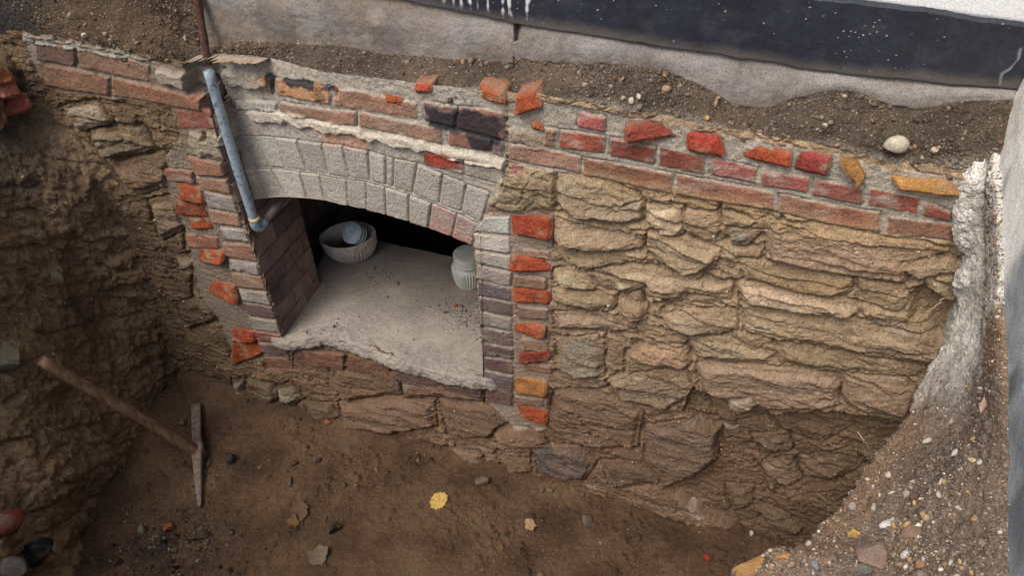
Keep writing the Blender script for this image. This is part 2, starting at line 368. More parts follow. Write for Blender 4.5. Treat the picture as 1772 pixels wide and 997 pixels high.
zone([(292,186),(372,182),(392,258),(392,304),(403,338),(413,368),(433,420),(447,452),(463,500),(480,552),(500,612),(497,630),(400,612),(380,560),(340,500),(320,400),(284,320),(284,270),(310,235)], 3, S(142,126,110), base=-0.003, soft=.008, dirt=.5)

# --- bricks
BR = {'red': S(152,88,74), 'pink': S(168,100,92), 'brown': S(150,104,84), 'dusty': S(158,124,104), 'grey': S(176,167,155), 'lime': S(188,180,167),
      'soot': S(116,102,98), 'plum': S(112,88,86), 'black': S(44,42,46), 'orange': S(206,98,58), 'tan': S(186,140,104), 'sootgrey': S(156,146,138)}
def brick(q, c, k, h=0.0, y0=0.0, base=0.0, rough=1.0, lime=0.15, r=0.0035):
    poly = pw(q, y0) if not isinstance(q, np.ndarray) else q
    sl_ = box_of(poly, .012)
    if GX[sl_].size == 0: return
    g = np.random.default_rng(900+k)
    sd = poly_sdf(GX[sl_]+ba[sl_]*rough, GZ[sl_]+bb[sl_]*rough, poly)
    nz = fbm(GP[sl_]+k*3.1, 24, 4, 401, 0.6); chip = sstep(0.28, 0.5, fbm(GP[sl_]+k*1.7, 18, 3, 402))*sstep(0.02, 0.0, sd)
    cx, cz = poly.mean(0)
    b = base(GX[sl_]) if callable(base) else base
    hh = b+h*.55+0.0014*g.normal()+(GX[sl_]-cx)*g.normal()*0.015+(GZ[sl_]-cz)*g.normal()*0.03+0.0022*nz*rough-0.007*chip*rough+.0012*FINE[sl_]
    gv = np.exp(-((sd+.0022)/.0018)**2)*sstep(-.1, .3, fbm(GP[sl_], 12, 2, 407)+.25*g.normal()); gv = np.maximum(gv, np.exp(-((sd+.0022)/.0016)**2)*(.75 if rough < .3 else 0)); HT[sl_] -= .0055*gv; colr[sl_] *= (1-.35*gv)[..., None]
    e = sstep(-0.0015, r, sd); m = e > 0.02
    HT[sl_] = np.where(m, HT[sl_]*(1-e)+hh*e, HT[sl_])
    col = np.array(BR[c])*(0.88+0.24*g.random())*np.array([1+0.05*g.normal(), 1, 1+0.04*g.normal()])
    v = fbm(GP[sl_]+k*2.3, 13, 4, 403)[..., None]; cc = col*(1+0.50*v+0.25*nz[..., None]+.22*fbm(GP[sl_], 120, 2, 409)[..., None])
    dt = (sstep(.0, .5, fbm(GP[sl_]+k*4.1, 9, 4, 411))*.55)[..., None]; cc = cc*(1-dt)+S(140,122,104)*dt
    lm = (lime*sstep(0.02, 0.4, fbm(GP[sl_]+k*5.1, 20, 4, 404, st=(0.6, 1, 1.6)))*2.2)[..., None].clip(0, 0.9)
    cc = cc*(1-lm)+S(188,178,166)*lm
    dk = sstep(0.3, 0.6, fbm(GP[sl_]+k*1.1, 55, 2, 405))[..., None]; cc = cc*(1-0.35*dk)
    ee = sstep(0.0, 0.003, sd)[..., None]
    colr[sl_] = colr[sl_]*(1-ee)+cc*ee
def interp_line(pts, x):
    p = np.array(pts, float); return np.interp(x, p[:, 0], p[:, 1])
_bk = [0]
def row(topl, botl, spans, cols, lean=0.0, **kw):
    for (a, b), c in zip(spans, cols):
        q = []
        for (x, ln) in ((a, topl), (b, topl)): q.append((x, interp_line(ln, x)))
        for (x, ln) in ((b, botl), (a, botl)): q.append((x+lean, interp_line(ln, x)))
        if b-a > 60:
            mid = (a+b)/2; q.insert(1, (mid, interp_line(topl, mid))); q.insert(4, (mid+lean, interp_line(botl, mid)))
        _bk[0] += 1; brick(q, c, _bk[0], **kw)
# stretcher course and header course over the rubble, right of the straight joint
row([(879,249),(943,257),(1007,273),(1170,302),(1342,334),(1380,346),(1528,370),(1539,377),(1650,389)], [(879,275),(1005,300),(1169,335),(1338,362),(1380,377),(1523,401),(1532,404),(1655,416)],
    [(879,1003),(1009,1163),(1170,1339),(1348,1523),(1535,1652)], ['dusty','brown','brown','brown','brown'], h=.004, lime=.10)
row([(944,222),(1047,236),(1056,239),(1133,255),(1140,254),(1222,272),(1231,272),(1313,293),(1321,296),(1403,307),(1409,309),(1499,326),(1504,326),(1597,345),(1602,351),(1648,368)],
    [(944,252),(1046,265),(1056,267),(1116,281),(1142,286),(1221,302),(1229,301),(1309,317),(1314,319),(1396,332),(1405,336),(1489,353),(1501,355),(1586,370),(1595,373),(1646,383)],
    [(944,963),(970,1047),(1057,1134),(1142,1221),(1232,1311),(1319,1401),(1409,1494),(1505,1592),(1601,1648)], ['dusty','red','red','red','pink','pink','pink','red','red'], h=.004, lime=.28, lean=-3)
row([(1000,193),(1049,203)], [(1000,218),(1049,228)], [(1001,1048)], ['pink'], h=.012, lime=.35, lean=-2)
row([(890,284),(935,292)], [(890,300),(935,312)], [(884,908)], ['red'], h=-.002)
# band on the left
row([(40,68),(130,81),(215,97),(258,112)], [(64,102),(142,117),(260,142)], [(62,130),(136,258)], ['plum','dusty'], h=.004, lime=.12, rough=1.5)
row([(64,108),(145,123),(262,149),(350,168)], [(90,146),(122,154),(223,169),(351,191)], [(78,190),(193,349)], ['brown','brown'], h=.010, lime=.10, rough=1.3)
# courses above the arch, left of the straight joint
AK = dict(y0=yarch, base=ARCHD)
row([(440,126),(577,148),(700,172),(722,178)], [(440,154),(575,178),(640,191),(722,205)], [(440,473),(479,574),(580,722)], ['tan','tan','dusty'], h=.016, rough=1.6, lime=.05, **AK)
row([(731,176),(872,194)], [(731,206),(872,240)], [(733,788),(792,871)], ['plum','brown'], h=.014, rough=1.4, **AK)
row([(486,175),(616,192),(621,193),(765,224),(775,225),(871,246)], [(486,191),(616,216),(765,249),(775,250),(850,262),(871,272)], [(405,480),(485,616),(622,765),(776,850),(854,871)],
    ['lime','dusty','dusty','brown','plum'], h=.014, lime=.12, **AK)
row([(729,263),(872,286)], [(729,283),(872,319)], [(731,800),(804,871)], ['red','grey'], h=.012, lime=.35, **AK)
# arch: two rings of headers
UT = [(395,236),(455,240),(520,244),(600,252),(680,276),(722,284),(766,303),(806,320),(851,336)]; UB = [(400,288),(424,290),(480,293),(530,297),(566,301),(646,313),(707,333),(766,355),(793,365),(830,384)]
LT = [(405,293),(424,294),(480,297),(530,301),(566,305),(646,318),(707,338),(766,360),(793,371),(830,390)]; LB = [(440,347),(491,343),(566,349),(632,363),(680,375),(712,385),(739,395),(781,410),(815,424)]
UJ = [((398,236),(424,290)),((436,245),(462,290)),((472,245),(489,288)),((513,247),(529,295)),((557,257),(567,300)),((593,257),(604,305)),((636,259),(639,309)),((666,268),(667,318)),((680,276),(679,324)),((721,285),(712,334)),((765,303),(759,348)),((806,321),(797,365)),((848,341),(833,383))]
for k in range(len(UJ)-1):
    (a, b), (c, d) = UJ[k], UJ[k+1]
    if c[0]-a[0] < 12: continue
    brick([(x_, float(interp_line(ln_, x_))+dy_) for x_, ln_, dy_ in ((a[0]+1.8, UT, 0), (c[0]-1.8, UT, 0), (d[0]-1.8, UB, -1), (b[0]+1.8, UB, -1))], ['grey','lime','grey','sootgrey','lime'][k % 5], 60+k, h=.005, lime=.25, r=.0022, rough=0.22, **AK)
LJ = [((412,294),(436,347)),((435,298),(457,345)),((464,294),(491,343)),((516,315),(528,345)),((551,305),(559,346)),((598,313),(602,357)),((632,322),(633,362)),((665,328),(668,371)),((707,338),(707,384)),((746,355),(740,395)),((790,368),(781,410)),((830,388),(817,424))]
for k in range(len(LJ)-1):
    (a, b), (c, d) = LJ[k], LJ[k+1]
    brick([(x_, float(interp_line(ln_, x_))+dy_) for x_, ln_, dy_ in ((a[0]+1.8, LT, 1), (c[0]-1.8, LT, 1), (d[0]-1.6, LB, 0), (b[0]+1.6, LB, 0))], ['grey','sootgrey','lime','grey','grey'][k % 5] if k < 9 else 'pink', 80+k, h=.005, lime=.3, r=.0022, rough=0.22, **AK)
# right pier
yl = [374,402,432,456,484,511,537,564,591,617,640,672]; yr = [372,408,441,470,497,523,551,575,601,624,650,690]
pc = ['lime','lime','grey','sootgrey','soot','soot','sootgrey','soot','plum','plum','soot','plum']
for k in range(11):
    xl = 820+(yl[k]-430)*0.072; xl2 = 820+(yl[k+1]-430)*0.072
    if k == 0: xl = 836
    brick([(xl+2, yl[k]+2.0), (882+(yl[k]-372)*.02, yr[k]+2.0), (882+(yl[k+1]-372)*.02, yr[k+1]-2.2), (xl2+2, yl[k+1]-2.2)], pc[k], 110+k, h=.006, lime=.22, r=.004)
# brown headers between the broken ones, right pier toothing
for k, (a, b, c, d) in enumerate([(904,430,952,447),(888,477,946,499),(896,529,948,551),(904,584,950,608),(906,629,956,645),(890,686,940,702)]):
    brick([(a,b),(c,b+6),(c,d+2),(a,d-3)], ['dusty','brown','plum'][k % 3], 130+k, h=.010, lime=.15, rough=1.8)
# left pier
LP = [((325,269),(383,281),(391,304),(340,301)),((340,305),(394,310),(401,335),(347,324)),((353,330),(403,341),(412,367),(360,357)),((361,361),(412,371),(419,391),(366,384)),
      ((381,391),(426,397),(432,418),(388,413)),((385,419),(433,424),(446,451),(392,441)),((396,447),(446,455),(452,475),(397,466)),((401,471),(453,478),(461,501),(408,494)),
      ((412,499),(461,505),(469,528),(420,520)),((419,523),(470,532),(478,551),(430,545)),((432,548),(479,555),(487,575),(440,568)),((440,571),(487,579),(492,592),(447,588)),((447,592),(492,597),(499,612),(455,610))]
lc = ['brown','dusty','sootgrey','dusty','grey','dusty','sootgrey','dusty','grey','plum','sootgrey','red','plum']
for k, q in enumerate(LP): brick(list(q), lc[k], 150+k, h=.010, lime=.18)
for k, (q, c) in enumerate([([(304,190),(374,188),(378,222),(308,222)],'red'), ([(283,290),(334,296),(338,318),(290,312)],'brown'), ([(321,404),(376,410),(380,430),(326,428)],'brown'), ([(455,618),(520,622),(522,640),(462,636)],'brown')]):
    brick(q, c, 170+k, h=.006)
# brick footing course under the sill
row([(520,606),(600,612),(700,640),(838,668),(886,678)], [(520,630),(600,638),(700,660),(838,690),(886,700)], [(525,596),(602,676),(684,760),(768,834),(842,886)], ['brown','brown','plum','plum','plum'], h=.012, lime=.05, rough=2.2)
# soot / tar stains over two courses, lime ledge, spatter of soot lower on the pier
def stain_shade(px, c, amt, seed, y0=0.0, soft=.03, dh=0.0, wob=2.0):
    poly = pw(px, y0); sl_ = box_of(poly, .05)
    sd = poly_sdf(GX[sl_]+wa[sl_]*wob, GZ[sl_]+wb[sl_]*wob, poly)
    w = (sstep(-soft/2, soft/2, sd+0.02*fbm(GP[sl_], 20, 3, seed))*amt)
    colr[sl_] = colr[sl_]*(1-w[..., None])+np.array(S(*c))*(1+0.3*FINE[sl_][..., None])*w[..., None]
    if dh: HT[sl_] += dh*w
stain_shade([(735,182),(790,190),(840,196),(868,200),(866,236),(850,262),(815,256),(800,236),(745,214)], (42,42,50), .9, 501, yarch, .012)
stain_shade([(462,128),(540,135),(585,150),(540,150),(480,138),(478,160),(462,156)], (44,44,54), .92, 502, yarch, .008, 0, 1.0)
stain_shade([(426,196),(480,188),(560,206),(640,225),(720,243),(800,260),(872,274),(872,290),(800,276),(700,254),(600,232),(500,212),(440,214)], (214,202,180), .8, 503, yarch, .012, .016, .8)
stain_shade([(380,185),(430,190),(480,200),(500,235),(400,236)], (196,184,164), .7, 504, yarch, .02)
stain_shade([(545,222),(640,234),(640,258),(560,250)], (196,140,104), .6, 505, yarch, .02)
stain_shade([(740,255),(778,262),(785,285),(745,283)], (176,72,50), .7, 506, yarch, .01)
stain_shade([(768,395),(815,412),(815,426),(780,412)], (190,104,80), .6, 507, yarch, .008)
stain_shade([(380,120),(450,122),(470,150),(400,152),(375,140)], (176,166,148), .8, 508, yarch, .01, .018)
stain_shade([(395,236),(455,240),(600,250),(722,282),(806,318),(851,334),(838,380),(816,424),(739,395),(680,375),(632,363),(566,349),(441,347)], (182,173,160), .52, 516, yarch, .03, 0, 1.5)
stain_shade([(395,150),(480,160),(470,200),(560,235),(520,255),(400,240)], (176,168,156), .6, 517, yarch, .05)
stain_shade([(328,226),(384,232),(388,272),(345,270),(330,250)], (166,152,130), .85, 509, 0, .01, .012)
stain_shade([(270,120),(345,128),(348,160),(282,146)], (190,180,162), .9, 510, 0, .012, .02)
stain_shade([(880,230),(945,232),(945,256),(880,250)], (150,128,106), .8, 511, 0, .012, .006)
stain_shade([(876,305),(955,300),(965,345),(945,360),(880,366),(850,348)], (150,132,104), .85, 512, 0, .02, .012)
stain_shade([(1000,292),(1165,325),(1345,358),(1530,398),(1640,410),(1640,440),(1500,420),(1340,395),(1160,352),(1010,322)], (176,148,112), .62, 513, 0, .03, .006)
stain_shade([(60,75),(110,90),(110,160),(70,150)], (104,84,68), .7, 514, 0, .04)
stain_shade([(60,66),(180,85),(345,130),(350,170),(220,150),(100,130)], (124,98,78), .45, 518, 0, .06)
stain_shade([(60,110),(200,150),(350,176),(350,196),(200,172),(90,160)], (128,104,80), .5, 519, 0, .03)
stain_shade([(38,56),(130,72),(258,100),(262,112),(200,96),(130,84),(40,70)], (166,162,150), .75, 520, 0, .008, .008, .8)
stain_shade([(884,368),(952,374),(950,640),(946,742),(888,738)], (152,128,104), .5, 521, 0, .02)
stain_shade([(300,184),(378,186),(380,224),(306,226)], (136,96,80), .45, 522, 0, .03)
stain_shade([(349,146),(361,150),(370,192),(352,190)], (40,32,28), .9, 523, 0, .006, -.035, .6)  # dark hole beside the pipe, its shade painted into the recess
stain_shade([(480,596),(600,600),(740,650),(886,668),(886,700),(740,690),(600,650),(480,640)], (112,92,76), .5, 524, 0, .03)
# small recessed hole in the grey mortar patch
q = pw([(350,228),(360,232),(358,246),(350,242)]); sl_ = box_of(q); HT[sl_] -= .03*sstep(-.002, .004, poly_sdf(GX[sl_], GZ[sl_], q))

# --- the opening
OPEN = [on_y(*p, yarch(p[0]))[[0, 2]] for p in [(430,349),(443,347),(491,343),(566,349),(632,363),(680,375),(712,385),(739,395),(781,410),(818,425)]]
OPEN += [on_y(*p, 0)[[0, 2]] for p in [(838,652),(790,650),(740,640),(690,622),(640,604),(590,592),(540,586),(500,596)]]
OPEN += [np.array((-1.381, 0.36)), np.array((-1.382, 0.8)), np.array((-1.383, 0.93))]
sdO = poly_sdf(GX+ba*0.8, GZ+bb*0.8, np.array(OPEN)); hole = sdO > 0
# left end and top: where the wall stops
Vw = np.stack([GX, -HT, GZ], -1)
ztop = np.interp(GX[0], *zip(*[(a[0], a[2]) for a in [on_y(*p, 0.02) for p in [(-120,50),(0,68),(36,58),(130,73),(255,101),(345,116),(440,116),(580,134),(720,150),(874,168),(930,168),(1000,178),(1090,198),(1200,220),(1300,238),(1460,266),(1540,294),(1600,294),(1668,304),(1720,300)]]]))
keep = (GZ[:-1, :-1] < (ztop+0.02)[None, :-1]) & ~hole[:-1, :-1]
rf = reg[:-1, :-1]; keep_full = np.zeros(GX.shape); keep_full[:-1, :-1] = keep
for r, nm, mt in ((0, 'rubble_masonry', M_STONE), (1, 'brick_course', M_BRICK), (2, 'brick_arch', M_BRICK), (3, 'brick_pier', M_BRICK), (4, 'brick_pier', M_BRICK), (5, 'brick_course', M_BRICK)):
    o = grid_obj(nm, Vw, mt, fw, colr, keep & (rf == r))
    o.matrix_parent_inverse = fw.matrix_world.inverted() if False else Matrix.Translation((0.5, 0, 0))
PI_FW = Matrix.Translation((0.5, 0, 0))
def wallpart(name, V, Fc, mat, col=None, smooth=True):
    o = mesh_obj(name, V, Fc, mat, fw, col, smooth); o.matrix_parent_inverse = PI_FW; return o

# --- broken bricks: solid chunks with a fractured face, bedded in the wall
def chunk(q, d, c, seed, depth=0.07, jag=1.0, side=None, dirt=0.42, basepos=None):
    """q: outline (4 px corners TL,TR,BR,BL); d: how far it stands out of the wall"""
    g = np.random.default_rng(seed)
    P = [basepos(p) if basepos else on_y(p[0], p[1], -d*0.7) for p in q]
    TL, TR, BR_, BL = map(np.array, P)
    nu, nv = 40, 22
    u, v = np.meshgrid(np.linspace(0, 1, nu), np.linspace(0, 1, nv))
    base = (TL*(1-u)[..., None]+TR*u[..., None])*(1-v)[..., None]+(BL*(1-u)[..., None]+BR_*u[..., None])*v[..., None]
    out = np.cross(TR-TL, BL-TL); out = out/np.linalg.norm(out)
    if out @ (CAM-TL) < 0: out = -out
    uu, vv = 2*u-1, 2*v-1; pull = 1.12-.12*(np.abs(uu)*np.abs(vv))**2.5
    cen = (TL+TR+BR_+BL)/4; base = cen+(base-cen)*pull[..., None]
    N1 = base+seed*0.37
    e = np.minimum(np.minimum(u, 1-u)*np.linalg.norm(TR-TL), np.minimum(v, 1-v)*np.linalg.norm(BL-TL))
    outl = np.stack([fbm(N1, 24, 3, 601), fbm(N1, 24, 3, 604), fbm(N1, 24, 3, 607)], -1)*0.0036*jag
    ctr = base.mean((0, 1)); shrink = 0.05*fbm(N1, 10, 2, 610)[..., None]
    pln = (u-.5)*g.normal()*0.022*jag+(v-.5)*(0.010+0.012*g.random())*jag
    fr = fbm(N1, 30, 5, 613, 0.6); rr = fbm(N1, 16, 3, 620, ridged=True)
    h = pln+0.007*jag*fr+0.006*jag*rr-0.010*(1-sstep(0, .010, e))-0.006*g.random()
    front = base+outl*(1-sstep(0, .012, e))[..., None]+shrink*(base-ctr)+out*h[..., None]
    ring = np.concatenate([front[0, :], front[1:, -1], front[-1, -2::-1], front[-2:0:-1, 0]])
    nR = len(ring); rows = []
    for t in (0.35, 1.0):
        b = ring-out*depth*t; b = b+0.004*np.stack([fbm(b, 30, 2, 630)]*3, -1)
        rows.append(b)
    V = np.concatenate([front.reshape(-1, 3)]+rows)
    idx = np.arange(nu*nv).reshape(nv, nu)
    rid = np.concatenate([idx[0, :], idx[1:, -1], idx[-1, -2::-1], idx[-2:0:-1, 0]])
    Fq = [grid_faces(nv, nu).reshape(-1, 4)[:, ::-1]]
    n0 = nu*nv
    r1 = np.arange(nR)+n0; r2 = r1+nR
    for a, b in ((rid, r1), (r1, r2)):
        Fq.append(np.stack([a, np.roll(a, -1), np.roll(b, -1), b], -1))
    cap = np.vstack([V, V[r2].mean(0)[None]]); V = cap; ci = len(V)-1
    Fq.append(np.stack([r2, np.roll(r2, -1), np.full(nR, ci), np.full(nR, ci)], -1)[:, :4])
    Fl = [tuple(x) for x in np.concatenate(Fq[:-1])]+[(int(a), int(b), ci) for a, b in zip(r2, np.roll(r2, -1))]
    col = np.array(c)
    n1 = fbm(V+seed, 22, 4, 640)[:, None]; n2 = fbm(V+seed, 70, 3, 644)[:, None]
    cc = col*(1+0.45*n1+0.40*n2+.3*perlin(V*260, 645)[:, None])*np.array([1, 1+0.12*g.normal(), 1])
    dk = sstep(0.25, 0.55, fbm(V+seed, 12, 3, 650))[:, None]; cc = cc*(1-0.45*dk)
    ed = sstep(.006, .0, np.concatenate([e.ravel(), np.zeros(len(V)-nu*nv)])+.004*fbm(V+seed, 50, 3, 653))[:, None]*.55; cc = cc*(1-ed)+S(150,132,112)*ed
    dm = (dirt*2.2*sstep(0.05, 0.45, fbm(V+2*seed, 18, 3, 655)))[:, None].clip(0, .9); cc = cc*(1-dm)+S(158,132,106)*dm
    return V, Fl, cc
OR, DR, YO = S(170,86,56), S(146,78,60), S(172,116,74)
BROKEN = [([(893,166),(925,160),(936,182),(893,196)], .030, OR, 1.2), ([(912,208),(932,212),(940,224),(918,222)], .02, OR, 1.0),
 ([(1084,216),(1140,214),(1168,238),(1086,240)], .030, DR*1.05, 1.2), ([(1188,230),(1246,238),(1252,268),(1190,258)], .026, OR*.9, 1.0),
 ([(1286,253),(1368,264),(1364,284),(1283,275)], .024, OR*.95, 1.0), ([(1386,265),(1440,274),(1430,302),(1374,292)], .024, DR*1.1, .8), ([(1452,276),(1490,284),(1500,304),(1484,315),(1446,306)][:4], .030, YO*.85, 1.2),
 ([(884,373),(953,378),(951,412),(885,405)], .018, OR*.92, .7), ([(885,444),(951,450),(952,472),(886,464)], .024, OR*.95, .9), ([(887,499),(950,506),(948,527),(888,519)], .020, OR*.95, .8),
 ([(887,560),(941,566),(940,580),(888,574)], .026, OR*.9, 1.1), ([(898,612),(952,608),(952,624),(900,628)], .030, DR*.85, 1.2), ([(888,656),(944,664),(944,684),(890,678)], .028, YO*.95, 1.1), ([(890,703),(944,716),(944,733),(904,722)], .030, OR*.9, 1.2),
 ([(304,319),(346,326),(353,352),(310,342)], .022, OR*.9, .9), ([(301,350),(352,354),(358,378),(306,368)], .024, DR*.9, .8), ([(325,376),(362,380),(368,398),(334,392)], .018, OR*.85, 1.0),
 ([(338,432),(388,436),(386,452),(346,452)], .024, OR*.95, 1.2), ([(355,486),(404,496),(411,522),(358,508)], .024, OR*.95, 1.0), ([(399,570),(438,576),(440,590),(402,588)], .026, OR*.85, 1.2), ([(402,588),(444,594),(452,612),(406,624)], .040, OR*.85, 1.3),
 ([(541,143),(573,150),(575,176),(545,170)], 'a', YO, .6), ([(578,147),(690,169),(692,181),(580,160)], 'a', OR*.9, .8), ([(716,144),(744,147),(744,158),(718,158)], 'a', OR, 1.0), ([(824,153),(870,158),(876,176),(830,174)], 'a', OR, .9),
 ([(664,164),(700,170),(698,180),(668,176)], 'a', OR*.95, .8)]
for k, (q, d, c, jag) in enumerate(BROKEN):
    if d == 'a':
        d = 0.016 - (0.05*float(sstep(640, 410, np.array(float(q[0][0])))))
    q = [q[0], q[1], (q[2][0], q[2][1]+3), (q[3][0], q[3][1]+3)]
    V, Fl, cc = chunk(q, d*.6, c, 20+k, jag=jag*.85)
    o = wallpart('broken_brick', V, Fl, M_FRESH, cc)
    o['label'] = 'broken brick with bright orange fractured face' if c is not YO else 'broken brick with yellowish fractured face'
# broken bricks of the corner at the far left
for k, (q, c) in enumerate([([(-14,108),(14,118),(24,140),(-10,150)], YO*.7), ([(2,138),(30,136),(36,164),(8,172)], S(170,104,82)), ([(16,164),(44,160),(50,186),(24,202)], DR*.75), ([(-14,164),(16,168),(22,214),(-12,230)], S(110,70,58))]):
    V, Fl, cc = chunk(q, 0.0, c, 80+k, jag=.9, basepos=lambda p: on_x(p[0], p[1], -1.99), depth=.10)
    wallpart('broken_brick', V, Fl, M_FRESH, cc)
# ochre stone in the header course
V, Fl, cc = chunk([(1545,312),(1640,318),(1660,342),(1560,330)], .022, S(184,136,78), 95, jag=.8)
o = wallpart('ochre_stone', V, Fl, M_FRESH, cc); o['label'] = 'split yellow ochre stone'

# --- inside the opening: jambs, soffit, hearth slab, chamber coloured dark
def relief(C, nr, nc, amp, colf, name, mat=M_BRICK, seed=0, freq=14, flip=False):
    V = sheet(C, nr, nc); N = normals(V); V = V+N*(amp*fbm(V, freq, 4, 700+seed))[..., None]
    Fc = grid_faces(nr, nc).reshape(-1, 4)
    return wallpart(name, V.reshape(-1, 3), Fc[:, ::-1] if flip else Fc, mat, colf(V).reshape(-1, 3))
def reveal_col(V):
    # courses of blackened brick: joints drawn in the relief's own colour as pale mortar
    yy, zz = V[..., 1], V[..., 2]
    c = S(156,132,122)*(1+0.5*fbm(V, 12, 4, 711))[..., None]*(1+0.3*fbm(V, 60, 3, 712)+.3*fbm(V, 140, 2, 710))[..., None]; sk_ = (sstep(-.1, .4, fbm(V, 6, 4, 708))*.6)[..., None]; c = c*(1-sk_)+S(104,92,88)*sk_
    j = np.abs(((zz+0.006*fbm(V, 9, 2, 713))/0.076) % 1-0.5); row_ = np.floor(zz/0.076)
    jj = sstep(0.44, 0.48, j)
    j2 = np.abs(((yy+0.055*(row_ % 2))/0.115) % 1-0.5); jj = np.maximum(jj, sstep(0.465, 0.49, j2))
    hb_ = np.floor(yy/0.115+.5*(row_ % 2)); hv = np.sin(row_*12.9898+hb_*78.233)*43758.5453; hv = hv-np.floor(hv); c = c*(.62+.7*hv)[..., None]
    jj = jj*sstep(-.35, .1, fbm(V, 15, 3, 714))
    return c*(1-jj[..., None]*0.8)+S(92,86,82)*jj[..., None]*0.8
def lj(z): return float(np.interp(z, [0.3, 1.2, 1.45], [-1.384, -1.386, -1.366]))
zz = [0.28, 0.45, 0.65, 0.85, 1.05, 1.22, 1.37]
C = [[(lj(z), y, z) for y in (-0.008, 0.09, 0.18, 0.27)] for z in zz]
# relief with recessed joints
V = sheet(C, 420, 110); dj = np.abs(((V[..., 2]+0.006*fbm(V, 9, 2, 713))/0.076) % 1-0.5)
V[..., 0] += 0.004*fbm(V, 20, 4, 715)-0.006*sstep(0.42, 0.48, dj)
wallpart('jamb', V.reshape(-1, 3), grid_faces(420, 110).reshape(-1, 4), M_BRICK, reveal_col(V).reshape(-1, 3))
C = [[(np.interp(z, [0.3, 1.05], [-0.620, -0.598]), y, z) for y in (-0.004, 0.14, 0.29)] for z in (0.3, 0.6, 0.8, 1.06)]
relief(C, 120, 40, .003, reveal_col, 'jamb', seed=1, flip=True)
arc = [on_y(*p, yarch(p[0])) for p in [(428,350),(443,347),(491,343),(566,349),(632,363),(680,375),(712,385),(739,395),(781,410),(820,427)]]
C = [[a+np.array([0, dy+.002, 0.003]) for a in arc] for dy in (0.0, 0.08, 0.30)]
relief(C, 40, 240, .002, lambda V: S(150,140,130)*(1+0.3*fbm(V, 20, 3, 716))[..., None], 'arch_soffit', seed=2)
# hearth slab (its broken front edge overhangs the wall below)
fe = [(470,586,-.02),(498,592,-.025),(530,589,-.02),(560,583,-.01),(600,594,-.005),(640,608,-.01),(690,627,-.015),(740,643,-.02),(790,654,-.02),(842,660,-.02),(860,662,-.01)]
fr = [on_y(x, y, d+.010) for x, y, d in fe]
C = []
n = len(fr)
C.append([p+np.array([0, .03, -0.06]) for p in fr]); C.append([p+np.array([0, -.004, -0.035]) for p in fr]); C.append([p+np.array([0, 0, -0.004]) for p in fr]); C.append([p+np.array([0, .014, .006]) for p in fr])
for t, y in ((0.12, .08), (.35, .2), (.6, .33), (1.0, .56)):
    rowp = []
    for k, p in enumerate(fr):
        x = np.interp(k/(n-1), [0, 1], [-1.42-0.05*t, -.58+.06*t])
        rowp.append((p[0]*(1-t)+x*t, y, p[2]*(1-t)+0.425*t+0.006))
    C.append(rowp)
V = sheet(C, 330, 420); N = normals(V); N = N*np.sign(N[..., 2:3].mean())
crumb = sstep(.10, -.02, V[..., 1])
V = V+N*(0.004*fbm(V, 9, 4, 720)+crumb*(0.010*fbm(V, 24, 4, 725, .6)+.006*fbm(V, 20, 3, 728, ridged=True))+.0012*fbm(V, 80, 2, 729))[..., None]
c = S(152,143,132)*(1+.45*fbm(V, 5, 5, 730, .6)+.2*fbm(V, 40, 3, 731)+.25*fbm(V, 120, 2, 732))[..., None]
w = sstep(0.1, .5, fbm(V, 6, 3, 733))[..., None]*.5; c = c*(1-w)+S(176,164,150)*w
w = sstep(0.15, .6, fbm(V+3, 7, 3, 735))[..., None]*.5; c = c*(1-w)+S(122,106,92)*w
w = (sstep(.10, .45, V[..., 1]+.12*fbm(V, 6, 3, 736))*.55)[..., None]; c = c*(1-w)+S(112,104,98)*w  # slab darkened towards the back, the dim light put into its colour
SLAB_V = V
w = sstep(.5, .7, perlin(V*140, 737))[..., None]*.5; c = c*(1-w)+S(96,86,78)*w
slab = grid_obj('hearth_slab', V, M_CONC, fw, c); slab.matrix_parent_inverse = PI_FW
# chamber shell behind the opening (five inward faces, the unlit dark put into their colour)
def unlit_col(V): return S(62,56,54)*(1+.4*fbm(V, 8, 3, 741))[..., None]
cx0, cx1, cy0, cy1, cz0, cz1 = -1.56, -0.10, 0.27, 0.95, 0.10, 1.30
def quad(a, b, c, d): return [[a, b], [d, c]]
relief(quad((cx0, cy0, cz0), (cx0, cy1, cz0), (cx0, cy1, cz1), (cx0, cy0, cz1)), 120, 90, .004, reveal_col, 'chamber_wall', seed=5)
relief(quad((cx0, cy1, cz0), (cx1, cy1, cz0), (cx1, cy1, cz1), (cx0, cy1, cz1)), 60, 60, .004, unlit_col, 'chamber_wall', seed=6)
relief(quad((cx1, cy1, cz0), (cx1, cy0, cz0), (cx1, cy0, cz1), (cx1, cy1, cz1)), 40, 40, .004, unlit_col, 'chamber_wall', seed=7)
relief(quad((cx0-.02, cy0-.01, cz1), (cx0-.02, cy1, cz1), (cx1, cy1, cz1), (cx1, cy0-.01, cz1)), 40, 40, .004, unlit_col, 'chamber_vault', seed=8)
relief(quad((cx0, cy0, cz0), (cx1, cy0, cz0), (cx1, cy1, cz0), (cx0, cy1, cz0)), 40, 40, .004, unlit_col, 'chamber_floor', seed=9)
# inner faces of the wall either side of the passage
relief(quad((cx0, cy0, cz0), (cx0, cy0, cz1), (-1.384, cy0, cz1), (-1.384, cy0, cz0)), 30, 20, .002, unlit_col, 'chamber_wall', seed=10)
relief(quad((-.605, cy0+.02, cz0), (-.605, cy0+.02, cz1), (cx1, cy0+.02, cz1), (cx1, cy0+.02, cz0)), 30, 20, .002, unlit_col, 'chamber_wall', seed=11)

